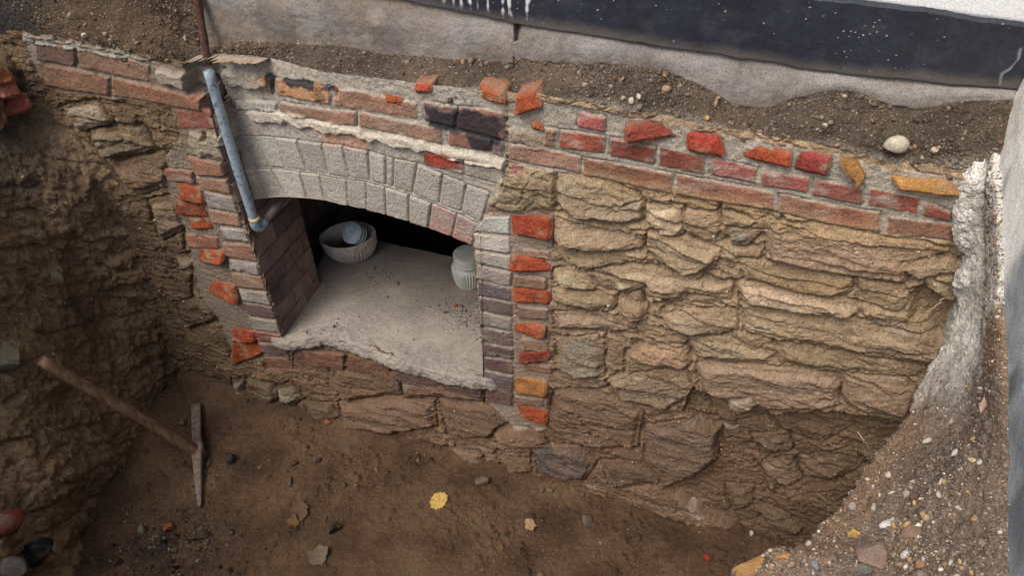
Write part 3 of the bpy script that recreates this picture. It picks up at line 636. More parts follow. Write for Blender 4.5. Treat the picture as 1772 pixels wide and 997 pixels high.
# ================================================================== GROUND ABOVE THE WALL: soil ledge, concrete footing, plinth, house wall
cxs = [-140, 0, 70, 140, 255, 345, 440, 577, 720, 870, 900, 1000, 1100, 1200, 1300, 1450, 1550, 1650, 1722, 1800]
l0 = [70, 92, 84, 98, 126, 142, 142, 160, 176, 196, 196, 206, 226, 246, 264, 290, 318, 322, 312, 310]
l2 = [-110, -60, -40, -20, 10, 74, 66, 74, 92, 104, 104, 112, 114, 138, 186, 158, 186, 176, 172, 176]
l3 = [-160, -120, -108, -98, -80, -66, -48, -24, 2, 36, 42, 56, 74, 90, 104, 126, 140, 150, 154, 156]
R0 = [on_y(x, y+8, .03+(.052*float(sstep(640, 410, np.array(float(x)))) if x > 344 else 0)) for x, y in zip(cxs, l0)]
def lerp_px(a, b, t): return [p*(1-t)+q*t for p, q in zip(a, b)]
l0t = [y-16 for y in l0]
Ra = [on_y(x, y, .010+(.052*float(sstep(640, 410, np.array(float(x)))) if x > 344 else 0)) for x, y in zip(cxs, l0t)]
Rb = [on_y(x, a*.6+b*.4, .035+(.034*float(sstep(640, 410, np.array(float(x)))) if x > 344 else 0)) for x, a, b in zip(cxs, l0t, l2)]
Rc = [on_y(x, a*.2+b*.8, .075) for x, a, b in zip(cxs, l0t, l2)]
Rd = [on_y(x, b, .095) for x, b in zip(cxs, l2)]
Re = [on_y(x, a*.5+b*.5, .100) for x, a, b in zip(cxs, l2, l3)]
Rf = [on_y(x, b-6, .118) for x, b in zip(cxs, l3)]
V = sheet([R0, Ra, Rb, Rc, Rd, Re, Rf], 330, 1150)
rowt = np.linspace(0, 6, 330)[:, None]*np.ones((1, 1150)); colt = np.interp(np.linspace(0, len(cxs)-1, 1150), range(len(cxs)), cxs)[None]*np.ones((330, 1))
bound = 3.95+0.35*fbm(V, 4, 3, 751)+.35*fbm(V, 16, 4, 752, .6)+np.where(colt < 350, 1.2, 0)-np.where((colt > 350) & (colt < 880), .2, 0)
conc = sstep(bound-.12, bound+.12, rowt)
N = normals(V); N = N*np.sign((N*np.array([0, -1, .3])).sum(-1).mean())
cl1, cl2, cid = cells(np.stack([V[..., 0]*46, V[..., 2]*60], -1), 8)
lump = sstep(.6, .15, cl1)*(cid > .45)*(0.4+cid*.6)
hsoil = .014*fbm(V, 9, 5, 753, .55)+.012*fbm(V, 30, 5, 758, .70)
hcon = .010*fbm(V, 5, 5, 763, .6)+.002*fbm(V, 50, 3, 766)
cut = .003*np.exp(-((rowt-bound)/.12)**2)*sstep(-.2, .3, fbm(V, 12, 3, 764))
V = V+N*(hsoil*(1-conc)+hcon*conc-cut*(colt > 900))[..., None]
cs = soil_color(V, S(110,95,80), S(70,61,53), S(180,168,150), 770, .52)*(1+.35*fbm(V, 70, 3, 769, .65))[..., None]
lc_ = (lump*0)[..., None]; cs = cs*(1-lc_)+S(170,156,136)*lc_
# mortar smear just above the bricks
mt = (sstep(1.9, 1.1, rowt+.7*fbm(V, 6, 3, 775))*.85)[..., None]*(colt > 350)[..., None]; cs = cs*(1-mt)+S(168,158,142)*(1+.3*fbm(V, 50, 3, 777))[..., None]*mt
lf = sstep(360, 300, colt)[..., None]; cs = cs*(1-lf)+cs*np.array([.86, .79, .70])*lf
fl = (sstep(110, 30, colt+60*fbm(V, 6, 3, 778))*.85)[..., None]; cs = cs*(1-fl)+S(58,56,54)*fl
cc = S(142,136,130)*(1+.30*fbm(V, 4, 5, 780)+.18*fbm(V, 25, 4, 782)+.2*fbm(V, 90, 3, 784))[..., None]
dd = (sstep(-.05, .35, fbm(V+4, 5, 5, 785, .6))*.6)[..., None]; cc = cc*(1-dd)+S(112,100,88)*dd
dk = (sstep(.15, .35, fbm(V+.7, 4.5, 3, 786))*.6)[..., None]*sstep(5.6, 4.2, rowt)[..., None]; cc = cc*(1-dk)+S(80,74,70)*dk
dk = (sstep(.0, .45, fbm(V*np.array([1, 1, .35]), 8, 5, 793, .6))*.55)[..., None]; cc = cc*(1-dk)+S(94,86,80)*dk
lt = (sstep(.2, .5, fbm(V+6, 6, 4, 794, .6))*.6)[..., None]; cc = cc*(1-lt)+S(180,174,166)*lt
sp = sstep(.5, .7, perlin(V*150, 788))[..., None]*.6; cc = cc*(1-sp)+S(100,96,92)*sp
md = (sstep(900, 860, colt)*.5)[..., None]*sstep(-.2, .3, fbm(V, 7, 3, 789))[..., None]; cc = cc*(1-md)+S(140,122,104)*md
cw = sstep(bound-.25, bound+.75, rowt+.35*fbm(V, 10, 4, 787, .6)+.12*fbm(V, 50, 3, 792)); cw = np.where(conc > .5, np.maximum(cw, .12), cw*.4); colL = cs*(1-cw[..., None])+cc*cw[..., None]
jx = np.exp(-((colt-888-(rowt-4)*4)/5.0)**2)*(rowt > 3)*sstep(.0, .2, fbm(V, 20, 2, 790)+.2); V = V-N*(.02*jx)[..., None]; colL *= (1-.4*jx)[..., None]
ledge = grid_obj('soil_ledge', V, M_SOIL, None, colL, (np.ones((329, 1149), bool)) & (conc[:-1, :-1] < .5)); tag(ledge, kind='structure')
hw = empty('house', (-0.5, .12, 1.6)); tag(hw, 'white rendered house with black painted plinth and dirty concrete footing above the trench', 'house')
HP = Matrix.Translation((.5, -.12, -1.6))
o = grid_obj('concrete_footing', V, M_CONC, hw, colL, conc[:-1, :-1] >= .5); o.matrix_parent_inverse = HP
LEDGE_V, LEDGE_N, LEDGE_ROW, LEDGE_CON = V, N, rowt, conc
# black plinth: front sheet with a rolled lower edge and thickness
pcx = [-3.2, -2.4, -1.6, -.9, -.5, -.1, .3, .62, 1.2]
b_px = [(700,0),(920,46),(1250,96),(1450,127),(1700,151),(1772,155)]
bz = [on_y(*p, .105) for p in b_px]; bx_, bzz = [p[0] for p in bz], [p[2] for p in bz]
tp = [on_y(*p, .105) for p in [(1440,-2),(1520,8),(1600,18),(1700,34),(1772,45)]]; tx_, tz_ = [p[0] for p in tp], [p[2] for p in tp]
def zb(x): return np.interp(x, bx_, bzz)
def zt(x): return np.interp(x, tx_, tz_)
xsP = np.concatenate([np.linspace(-3.2, -.95, 60), np.linspace(-.94, .75, 760)]); 
prof = [(.14, -.000), (.115, -.001), (.106, .004)]+[(.105, t) for t in np.linspace(.02, .98, 90)]+[(.108, .99), (.13, 1.0)]
V = np.zeros((len(prof), len(xsP), 3))
for i, (y, t) in enumerate(prof): V[i, :, 0] = xsP; V[i, :, 1] = y; V[i, :, 2] = zb(xsP)*(1-t)+zt(xsP)*t
V[..., 2] += .007*fbm(V*np.array([1, 0, 0]), 14, 5, 800, .6)
V[..., 1] -= .002*fbm(V, 6, 3, 801)+.0007*fbm(V, 50, 3, 803)
c = S(42,45,54)*(1+.45*fbm(V, 5, 4, 805)+.3*fbm(V*np.array([1, 1, .25]), 30, 3, 806)+.3*fbm(V, 120, 2, 804))[..., None]
gy = sstep(.0, .5, fbm(V, 11, 4, 807, .65))[..., None]*.16; c = c*(1-gy)+S(110,112,118)*gy
sp = sstep(.70, .78, perlin(V*np.array([210, 1, 210]), 808)+.35*fbm(V, 5, 3, 809)); c = c*(1-sp[..., None]*.9)+S(225,225,222)*sp[..., None]*.9
zr = (V[..., 2]-zb(V[..., 0]))
dr0 = on_y(760, 5, .105)[0]; dr1 = on_y(925, 20, .105)[0]
dm = sstep(dr0-.02, dr0+.02, V[..., 0])*sstep(dr1+.01, dr1-.02, V[..., 0])
drip = sstep(.18, .5, perlin(np.stack([V[..., 0]*90, 0*zr, zr*6], -1), 811)+.3*perlin(V*70, 812)+.1)*dm*sstep(.004, .03, zr)
c = c*(1-drip[..., None]*.95)+S(228,228,226)*drip[..., None]*.95
lo = (sstep(.030, .0, zr+.022*fbm(V, 9, 4, 813, .6))*.7)[..., None]; c = c*(1-lo)+S(105,98,92)*lo
# cracked patch by the corner
cp = [on_y(*p, .105) for p in [(1766,84),(1762,102),(1748,118),(1733,128),(1731,145)]]
dcr = np.min([np.hypot(V[..., 0]-(a[0]*(1-t)+b[0]*t), V[..., 2]-(a[2]*(1-t)+b[2]*t)) for a, b in zip(cp[:-1], cp[1:]) for t in np.linspace(0, 1, 12)], axis=0)
ck = sstep(.0032, .001, dcr+.002*fbm(V, 60, 2, 815))[..., None]*.8; c = c*(1-ck)+S(140,142,140)*ck
o = grid_obj('black_plinth', V, M_PAINT, hw, c); o.matrix_parent_inverse = HP
# white render above
xsW = np.linspace(-9, 9, 60); prof = [(.14, 1.0), (.124, 1.0)]+[(.124, t) for t in np.linspace(1.01, 3.2, 12)]+[(.6, 3.2)]
V = np.zeros((len(prof), 60, 3))
for i, (y, t) in enumerate(prof): V[i, :, 0] = xsW; V[i, :, 1] = y; V[i, :, 2] = zt(xsW)*(t if t <= 1.0 else 1)+(t-1.0 if t > 1 else 0)-.004
o = grid_obj('white_render', V, M_PAINT, hw, np.ones((len(prof), 60, 3))*S(238,238,236)); o.matrix_parent_inverse = HP

# ================================================================== PIT FLOOR
fx = np.arange(-2.25, 0.75, .005); fy = np.arange(-1.32, .12, .005)
FX, FY = np.meshgrid(fx, fy); FP = np.stack([FX, FY, 0*FX], -1)
cl1, cl2, cid = cells(np.stack([FX*24, FY*24], -1), 11); d1, d2, cid2 = cells(np.stack([FX*55, FY*55], -1), 12)
zone_c = sstep(-.15, .35, fbm(FP, 3.2, 3, 820)+.2)
FZ = .022*fbm(FP, 2.4, 4, 821)+.012*fbm(FP, 12, 5, 825, .6)+.0025*fbm(FP, 60, 3, 829)+zone_c*(.013*sstep(.42, .08, cl1)*(cid > .62)+.006*sstep(.45, .1, d1)*(cid2 > .5))
FZ += .05*sstep(-.10, .06, FY)*sstep(-.2, -.6, FX)+.04*sstep(-1.72, -1.95, FX)
FV = np.stack([FX, FY, FZ], -1)
fc = soil_color(FV, S(112,89,68), S(80,62,48), S(140,121,98), 830, .68)*(1+.3*fbm(FV, 90, 3, 832))[..., None]
w = sstep(.1, .5, fbm(FP+5, 3, 3, 835))[..., None]*.5; fc = fc*(1-w)+S(130,105,81)*w
w = (np.exp(-(((FX+1.50)/.20)**2+((FY+.68)/.10)**2))*sstep(-.3, .3, fbm(FP, 12, 3, 837)))[..., None]*.75; fc = fc*(1-w)+S(50,46,44)*w
fl_o = grid_obj('pit_floor', FV, M_SOIL, None, fc); tag(fl_o, kind='structure')
def floor_z(x, y):
    j = int(np.clip(round((x-fx[0])/.005), 0, len(fx)-1)); i = int(np.clip(round((y-fy[0])/.005), 0, len(fy)-1)); return float(FZ[i, j])
def on_floor(px, py):
    p = on_z(px, py, 0)
    for _ in range(4): p = on_z(px, py, floor_z(p[0], p[1]))
    return p

# ================================================================== LEFT BANK, FRONT BANK, OUTER GROUND
by = [.06, -.06, -.18, -.32, -.48, -.64, -.82, -1.05, -1.35]
BX = {-.06: [-1.90,-1.92,-1.92,-1.91,-1.88,-1.84,-1.76,-1.62,-1.50], .12: [-1.93,-1.96,-1.96,-1.93,-1.88,-1.84,-1.78,-1.66,-1.54], .30: [-1.94,-1.99,-2.01,-1.97,-1.90,-1.86,-1.82,-1.72,-1.6],
      .50: [-1.92,-1.99,-2.04,-2.02,-1.95,-1.92,-1.88,-1.80,-1.7], .72: [-1.86,-1.96,-2.03,-2.06,-2.04,-2.00,-1.96,-1.9,-1.8], .95: [-1.80,-1.93,-2.02,-2.07,-2.05,-2.02,-2.0,-1.96,-1.9],
      1.12: [-1.86,-1.97,-2.04,-2.06,-2.04,-2.02,-2.0,-1.98,-1.95], 1.28: [-1.97,-2.04,-2.09,-2.10,-2.08,-2.06,-2.04,-2.03,-2.02], 1.45: [-2.06,-2.10,-2.14,-2.16,-2.15,-2.14,-2.12,-2.1,-2.1], 1.62: [-2.12,-2.17,-2.22,-2.26,-2.26,-2.25,-2.24,-2.2,-2.2], 1.78: [-2.35,-2.4,-2.45,-2.5,-2.5,-2.5,-2.5,-2.5,-2.5]}
C = [[(x, y, z) for x, y in zip(BX[z], by)] for z in sorted(BX)]
V = sheet(C, 420, 380); N = normals(V); N = N*np.sign(N[..., 0].mean())
Vs = np.stack([V[..., 0]*.8, V[..., 1]*1.2-.5*V[..., 2], V[..., 2]*.7+.9*V[..., 1]], -1); a, b = fbm(Vs, 3.4, 5, 850, .52), fbm(Vs, 20, 4, 855, .6, ridged=True)
cl1, cl2, cid = cells(np.stack([V[..., 1]*9+1.2*fbm(V, 6, 2, 860), V[..., 2]*11+V[..., 1]*6], -1), 14)
blk = sstep(.02, .30, cl2-cl1)*(cid*.8+.2)
hol = sstep(.1, .5, fbm(V+3.3, 3.6, 3, 861)); V = V+N*(.070*a-.035*hol+.012*b+.016*(blk-.4)+.006*fbm(V, 50, 4, 862, .6)+.012*fbm(V, 22, 4, 864, .6))[..., None]
bc = soil_color(V, S(158,132,102), S(112,92,71), S(184,164,136), 866, .66)*(1+.35*fbm(V, 100, 2, 867))[..., None]
w = (sstep(.95, 1.15, V[..., 2]-.35*(V[..., 1]+.2)+.25*fbm(V, 4, 3, 868))*sstep(.02, -.16, V[..., 1])*.7)[..., None]; bc = bc*(1-w)+S(62,58,54)*w
w = (sstep(.0, .4, fbm(V+2, 5, 4, 870, .6))*sstep(-.2, -.4, V[..., 1])*.7)[..., None]; bc = bc*(1-w)+S(150,132,106)*w
bank = grid_obj('earth_bank', V, M_SOIL, None, bc); tag(bank, kind='structure')
BANK_V, BANK_N = V, N
def flat_sheet(name, C, nr, nc, amp, seed, mat=M_SOIL, base=(110,92,74)):
    V = sheet(C, nr, nc); V[..., 2] += amp*fbm(V, 4, 4, seed)
    o = grid_obj(name, V, mat, None, soil_color(V, S(*base), S(*base)*.7, S(170,155,130), seed+3)); return tag(o, kind='structure')
C = [[(x, -1.24, -.05), (x, -1.30, .5), (x, -1.36, 1.0), (x, -1.44, 1.22), (x, -1.8, 1.24)] for x in (-2.6, -1.6, -.6, .2, .9)]
flat_sheet('trench_side', C, 120, 80, .03, 880)
C = [[(x, y, 1.235) for y in (-1.78, -2.5, -4, -7, -12)] for x in (-12, -5, -1, 2, 6, 12)]
flat_sheet('ground', C, 60, 60, .02, 884)
C = [[(x, y, 1.76) for y in (-1.9, -1.2, -.5, .118)] for x in (-9, -5, -3, -2.42)]
flat_sheet('ground', C, 40, 40, .02, 888)

# ================================================================== RIGHT: ground heap and boundary wall
XR = .50
rim = [(1692,286,.02),(1658,325,-.012),(1650,380,-.02),(1650,420,-.02),(1668,455,-.02),(1656,490,-.03),(1658,540,-.045),(1600,662,-.20),(1562,742,-.34),(1482,842,-.50),(1402,940,-.62),(1335,958,-.69),(1268,1000,-.74),(1180,1080,-.84)]
mid = [(1714,225,.07),(1708,310,-.01),(1706,380,-.05),(1705,420,-.08),(1704,460,-.11),(1703,500,-.15),(1700,560,-.20),(1690,645,-.32),(1660,745,-.44),(1600,850,-.57),(1560,930,-.65),(1520,980,-.71),(1480,1040,-.78),(1440,1150,-.9)]
ft = [(1728,190),(1728,290),(1730,350),(1731,400),(1732,450),(1733,500),(1734,560),(1735,650),(1737,760),(1738,860),(1739,930),(1740,980),(1742,1050),(1745,1150)]
rp = [on_y(*p) for p in rim]; mp_ = [on_y(*p) for p in mid]; fp = [on_x(p[0], p[1], XR-.004) for p in ft]
rp.append(np.array((-.02, -1.34, 1.10))); mp_.append(np.array((.28, -1.40, 1.19))); fp.append(np.array((XR-.004, -1.50, 1.27)))
sk = [np.array((.05, .0, -.10)), np.array((.09, .02, -.30)), np.array((.10, .02, -.6))]
q1 = [r*.55+m*.45+np.array([0, 0, .012]) for r, m in zip(rp, mp_)]; q2 = [m*.5+f*.5+np.array([-.006, 0, .004]) for m, f in zip(mp_, fp)]
deep = [np.array((max(r[0]+.12, .5), r[1]+.02, -.06)) for r in rp]; back = [f+np.array((.06, 0, -.02)) for f in fp]
nW = 7
deep = [np.array((r[0]+.05, .30, r[2]-.5)) if k < nW else d for k, (r, d) in enumerate(zip(rp, deep))]
s1 = [r+np.array((.03, .22, -.12)) if k < nW else r+sk[1] for k, r in enumerate(rp)]; s0 = [r+np.array((.012, .10, -.03)) if k < nW else r+sk[0] for k, r in enumerate(rp)]
C = [deep, s1, s0, [r+(np.array((.006, .035, -.008)) if k < nW else np.array((.012, 0, -.025))) for k, r in enumerate(rp)], rp, q1, mp_, q2, fp, back]
NR, NC = 360, 670
V = sheet(C, NR, NC); N = normals(V); N = N*np.sign(N[..., 2].mean())
ar = np.linspace(0, 9, NR)[:, None]*np.ones((1, NC)); ac = np.linspace(0, 14, NC)[None]*np.ones((NR, 1))
cl1, cl2, cid = cells(np.stack([V[..., 0]*40+V[..., 2]*30, V[..., 1]*40], -1), 17)
lump = sstep(.55, .1, cl1)*(cid > .5)
up = sstep(8.2, 6.4, ac+.5*fbm(V, 8, 3, 900))          # upper, concrete part
cwob = np.stack([.022*fbm(V, 9, 4, 897, .6), .018*fbm(V, 9, 4, 893, .6), 0*ar], -1)*(sstep(1.0, 3.5, ar)*sstep(5.6, 4.6, ar))[..., None]; V = V+cwob
hh = (1-up)*(.014*fbm(V, 10, 4, 901)+.006*fbm(V, 34, 4, 905, .65)+.005*lump)+up*(.014*fbm(V, 12, 5, 909, .6)+.016*sstep(5.8, 4.6, ar)*fbm(V, 24, 5, 912, .6)+.005*fbm(V, 60, 3, 915))
edge = sstep(8.9, 8.2, ar)
V = V+N*(hh*edge)[..., None]
hc = soil_color(V, S(142,123,107), S(100,87,77), S(190,178,160), 920, .52)
pale = soil_color(V, S(240,235,224), S(204,197,184), S(242,238,230), 924, .5); pd = (sstep(.0, .4, fbm(V+1, 11, 4, 926, .6))*.6)[..., None]; pd = pd*sstep(4.2, 2.0, ac)[..., None]*.8+pd*.15; pale = pale*(1-pd)+S(140,128,114)*pd
br_ = soil_color(V, S(160,134,110), S(128,108,90), S(206,194,176), 928, .4)
st_ = sstep(6.1, 6.6, ar+.4*fbm(V, 9, 3, 930)-3.2*sstep(6.6, 4.4, ac))[..., None]     # brownish pebbly strip beside the wall
uc = pale*(1-st_)+br_*st_
dkl = (np.exp(-((ar-6.1+.4*fbm(V, 7, 3, 932))/.22)**2)*.7)[..., None]; uc = uc*(1-dkl)+S(96,92,90)*dkl
hcol = hc*(1-up[..., None])+uc*up[..., None]
rimc = (sstep(5.3, 4.5, ar+.4*fbm(V, 8, 3, 934))*(1-up))[..., None]*.8; hcol = hcol*(1-rimc)+S(146,120,96)*(1+.2*fbm(V, 30, 3, 936))[..., None]*rimc
heap = grid_obj('soil_heap', V, M_SOIL, None, hcol); tag(heap, kind='structure')
HEAP_V, HEAP_N, HEAP_AR, HEAP_UP = V, N, ar, up
# boundary wall standing on the soil at the right
ys = np.linspace(.10, -3.2, 420); zs_ = np.linspace(1.02, 2.1, 200)
V = np.zeros((200, 420, 3)); V[..., 0] = XR; V[..., 1] = ys[None]; fq = sorted((f[1], f[2]) for f in fp); zlow = np.interp(ys, [a for a, b in fq], [b for a, b in fq])-.012
V[..., 2] = zlow[None]+(2.1-zlow[None])*np.linspace(0, 1, 200)[:, None]
V[..., 0] -= .004*fbm(V, 5, 3, 940)+.0025*fbm(V, 22, 4, 943)
pl = on_x(1752, 460, XR); pzn = sstep(pl[1]-.05, pl[1]+.03, V[..., 1]+.05*fbm(V, 9, 3, 947)+.12*(1.42-V[..., 2]))[..., None]
c = S(150,154,156)*(1+.35*fbm(V, 6, 4, 950)+.2*fbm(V, 40, 3, 949))[..., None]
w = sstep(.1, .45, fbm(V, 5, 3, 954))[..., None]*.7; c = c*(1-w)+S(84,88,94)*w
c = c*(1-pzn)+S(240,238,230)*(1+.12*fbm(V, 12, 3, 957))[..., None]*pzn
tp_ = on_x(1760, 240, XR); rz = sstep(tp_[1]-.03, tp_[1], V[..., 1]+.04*fbm(V, 10, 2, 958))[..., None]; c = c*(1-rz)+soil_color(V, S(232,226,214), S(190,184,174), S(240,236,228), 959, .3)*rz
cr2 = sstep(.10, .02, np.abs(fbm(V, 3.5, 3, 960, st=(1, 1, .5))))*sstep(.3, .6, fbm(V, 6, 2, 961)+.2); c = c*(1-.6*cr2[..., None])
bw = empty('boundary_wall', (XR+.1, -1.0, 1.0)); tag(bw, 'grey rendered side wall with pale patch at the right edge beside the gravelly soil', 'wall')
BP = Matrix.Translation((-XR-.1, 1.0, -1.0))
o = grid_obj('rendered_face', V, M_CONC, bw, c, flip=True); o.matrix_parent_inverse = BP
bxv = np.array([(XR+.13, y, z) for y in (.10, -3.2) for z in (1.0, 2.097)]+[(XR+.30, y, z) for y in (.10, -3.2) for z in (1.0, 2.1)])
o = mesh_obj('wall_core', bxv, [(0,1,3,2),(4,6,7,5),(1,5,7,3),(0,2,6,4),(0,4,5,1),(2,3,7,6)], M_CONC, bw, np.ones((8, 3))*S(150,148,144), False); o.matrix_parent_inverse = BP

# ================================================================== LOOSE THINGS
def project(V):
    q = V-CAM; z = q@FWD
    return np.stack([q@RGT/z*F+W/2, q@DWN/z*F+H/2], -1), z
def finder(V, N):
    v = V.reshape(-1, 3); n = N.reshape(-1, 3); uv, z = project(v)
    def f(px, py):
        d = np.hypot(uv[:, 0]-px, uv[:, 1]-py); c = np.where((d < 7) & (z > .1))[0]
        if len(c) == 0: c = np.argsort(d)[:4]
        zc = z[c]; c = c[zc < zc.min()+.05]; i = c[np.argmin(d[c])]
        nn = n[i]; nn = nn if nn @ (CAM-v[i]) > 0 else -nn
        return v[i].copy(), nn
    return f
at_heap = finder(HEAP_V, HEAP_N); at_ledge = finder(LEDGE_V, LEDGE_N); at_bank = finder(BANK_V, BANK_N)
def at_floor(px, py): return on_floor(px, py), np.array([0, 0, 1.0])
def at_slab(px, py): return on_z(px, py, .428), np.array([0, 0, 1.0])
import bmesh
def ico(n):
    bm = bmesh.new(); bmesh.ops.create_icosphere(bm, subdivisions=n, radius=1.0)
    V = np.array([v.co[:] for v in bm.verts]); Fc = np.array([[v.index for v in f.verts] for f in bm.faces]); bm.free(); return V, Fc
ICO1, ICO2, ICO4 = ico(1), ico(2), ico(4)
def frame(n, spin):
    n = n/np.linalg.norm(n); a = np.cross(n, [0.31, 0.95, 0.1]); a /= np.linalg.norm(a); b = np.cross(n, a)
    return np.stack([a*math.cos(spin)+b*math.sin(spin), -a*math.sin(spin)+b*math.cos(spin), n], 1)
def rock_shape(seed, size, cuts=9, rough=.16):
    g = np.random.default_rng(3000+seed); V = ICO4[0].copy()
    for _ in range(cuts):
        n = g.normal(size=3); n /= np.linalg.norm(n); d = .38+.36*g.random()
        o = np.maximum(V@n-d, 0); V -= o[:, None]*n*.985
    V = V/np.abs(V).max(0)*.97
    V *= (1+rough*.6*fbm(V+seed, 1.8, 4, 950)+rough*.35*fbm(V+seed, 7, 4, 951, .6))[:, None]
    return V*np.array(size)
def rock(name, px, py, wpx, hpx, col, label, cat, seed, at, thick=.45, group=None, sink=.25, mat=None, spin=None, rough=.1, cuts=10):
    p, n = at(px, py); dist = np.linalg.norm(p-CAM); k = dist/F/2
    size = (wpx*k, hpx*k*1.15, min(wpx, hpx)*k*thick*2)
    V = rock_shape(seed, size, cuts, rough)
    if spin is None: spin = 0.0
    up = n*.75+np.array([0, 0, .25]); M = frame(up, 0.0)
    x = RGT-(RGT@M[:, 2])*M[:, 2]; x /= np.linalg.norm(x); y = np.cross(M[:, 2], x)
    c_, s_ = math.cos(spin), math.sin(spin); M = np.stack([x*c_+y*s_, -x*s_+y*c_, M[:, 2]], 1)
    Vw_ = V@M.T
    c = S(*col)*.82*(1+.35*fbm(V+seed, 30, 4, 952)+.25*fbm(V+seed, 110, 3, 955))[:, None]
    dm = (sstep(-.15, .4, fbm(V+seed*2, 24, 3, 957))*.6)[:, None]; c = c*(1-dm)+S(128,110,92)*dm
    o = mesh_obj(name, Vw_, ICO4[1], mat or M_STON2, None, c, False)
    o.location = Vector(p+n*size[2]*(1-2*sink)); tag(o, label, cat, group); return o
def gravel(name, V, N, wts, count, smin, smax, pal, seed, label, power=2.6, lift=.15):
    g = np.random.default_rng(seed); v = V.reshape(-1, 3); n = N.reshape(-1, 3); w = wts.reshape(-1); w = w/w.sum()
    idx = g.choice(len(v), count, p=w); T, Fc = ICO1; T1, F1 = ICO1
    s = smin*(1-g.random(count)*(1-(smin/smax)**power))**(-1/power)
    VV, FF, CC = [], [], []; off = 0
    for k in range(count):
        t, f = (T, Fc) if s[k] > .0045 else (T1, F1)
        A = g.normal(size=(3, 3)); q, _ = np.linalg.qr(A)
        sh = t*(1+.75*(g.random((len(t), 1))-.5))*np.array([1, .5+.5*g.random(), .35+.45*g.random()])*s[k]
        nn = n[idx[k]]; nn = nn if nn @ (CAM-v[idx[k]]) > 0 else -nn
        P = sh@q.T+v[idx[k]]+nn*s[k]*lift
        c = pal[g.integers(len(pal))]*(.75+.5*g.random())
        VV.append(P); FF.append(f+off); CC.append(np.repeat(c[None], len(t), 0)); off += len(t)
    o = mesh_obj(name, np.concatenate(VV), np.concatenate(FF), M_STON2, None, np.concatenate(CC), False)
    tag(o, label, 'gravel', None, 'stuff'); return o
PAL = [S(150,132,112), S(168,154,136), S(196,184,164), S(120,104,90), S(104,92,82), S(128,118,108), S(150,122,98), S(90,78,68), S(112,94,78), S(176,150,108), S(136,116,98)]
PALE = PAL+PAL[:1]+[S(206,196,180), S(186,174,158), S(100,84,70), S(118,100,84), S(132,112,94)]
DARK = [S(96,80,66), S(80,66,54), S(110,90,72), S(70,58,48), S(88,72,58), S(100,84,68), S(120,100,82)]
hn = np.clip(HEAP_AR-3.6, 0, .6)*(1-HEAP_UP)*(HEAP_AR < 8.6)*(.25+sstep(-.2, .4, fbm(HEAP_V, 7, 3, 970)))
gravel('gravel', HEAP_V, HEAP_N, hn, 5200, .0014, .011, PALE, 1, 'fine pale gravel scattered over the soil heap')
hn = np.clip(HEAP_AR-5.6, 0, 1)*HEAP_UP*(HEAP_AR < 8.6)
gravel('gravel', HEAP_V, HEAP_N, hn, 1500, .0013, .006, PALE, 2, 'fine pebbles in the strip beside the side wall')
ln = (1-LEDGE_CON)*(LEDGE_ROW > .8)*(.15+sstep(-.15, .4, fbm(LEDGE_V, 6, 3, 972)))
gravel('gravel', LEDGE_V, LEDGE_N, ln, 6500, .0015, .012, PAL[:1]+PAL[3:9]+[S(92,78,66), S(108,92,78), S(78,68,58), S(120,104,88)], 3, 'fine gravel bedded in the soil above the bricks', 2.4)
wf = (.10+zone_c**2+2.2*np.exp(-(((FX+1.50)/.22)**2+((FY+.66)/.12)**2)))*(FY < .0)*(FX > -1.95)
gravel('soil_crumbs', FV, np.zeros_like(FV)+np.array([0, 0, 1.0]), wf, 7000, .0018, .020, DARK, 4, 'crumbs of dark soil lying on the pit floor', 2.2, .2)
wd_ = np.exp(-(((FX+1.52)/.20)**2+((FY+.68)/.10)**2)); gravel('charcoal_crumbs', FV, np.zeros_like(FV)+np.array([0, 0, 1.0]), wd_, 620, .002, .014, [S(40,38,38), S(56,52,50), S(34,32,34), S(78,66,56), S(150,140,126), S(96,82,70)], 14, 'black crumbs of charcoal and cinders on the pit floor', 2.2, .3)
gravel('gravel', FV, np.zeros_like(FV)+np.array([0, 0, 1.0]), wf, 380, .0014, .005, PALE, 5, 'small pale grit on the pit floor', 2.4, .3)
SX, SY = np.meshgrid(np.linspace(-1.36, -.63, 200), np.linspace(.0, .5, 140)); SP = SLAB_V; SX, SY = SP[..., 0], SP[..., 1]
ws = .07+4*np.exp(-(((SX+.80)/.10)**2+((SY-.27)/.07)**2))+1.2*np.exp(-(((SX+1.15)/.10)**2+((SY-.36)/.05)**2))+.8*np.exp(-(((SX+1.2)/.1)**2+((SY-.05)/.05)**2))
ws = ws*(np.abs(np.gradient(SP[..., 1], axis=0)) > 1e-5)*(SY > -.02)*np.maximum(np.abs(np.gradient(SP[..., 1], axis=0)), 0)
gravel('gravel', SP, np.zeros_like(SP)+np.array([0, 0, 1.0]), ws, 1000, .0014, .009, [S(120,108,98), S(96,86,78), S(150,138,124), S(84,76,70)], 6, 'crumbs of mortar on the hearth slab', 2.6, .3)
bn = (.2+sstep(0, .4, fbm(BANK_V, 5, 3, 975)))*(BANK_V[..., 2] > .02)
gravel('soil_crumbs', BANK_V, BANK_N, bn, 1800, .0018, .011, DARK+[S(140,120,96)], 7, 'crumbs of earth on the left bank', 2.4, .1)

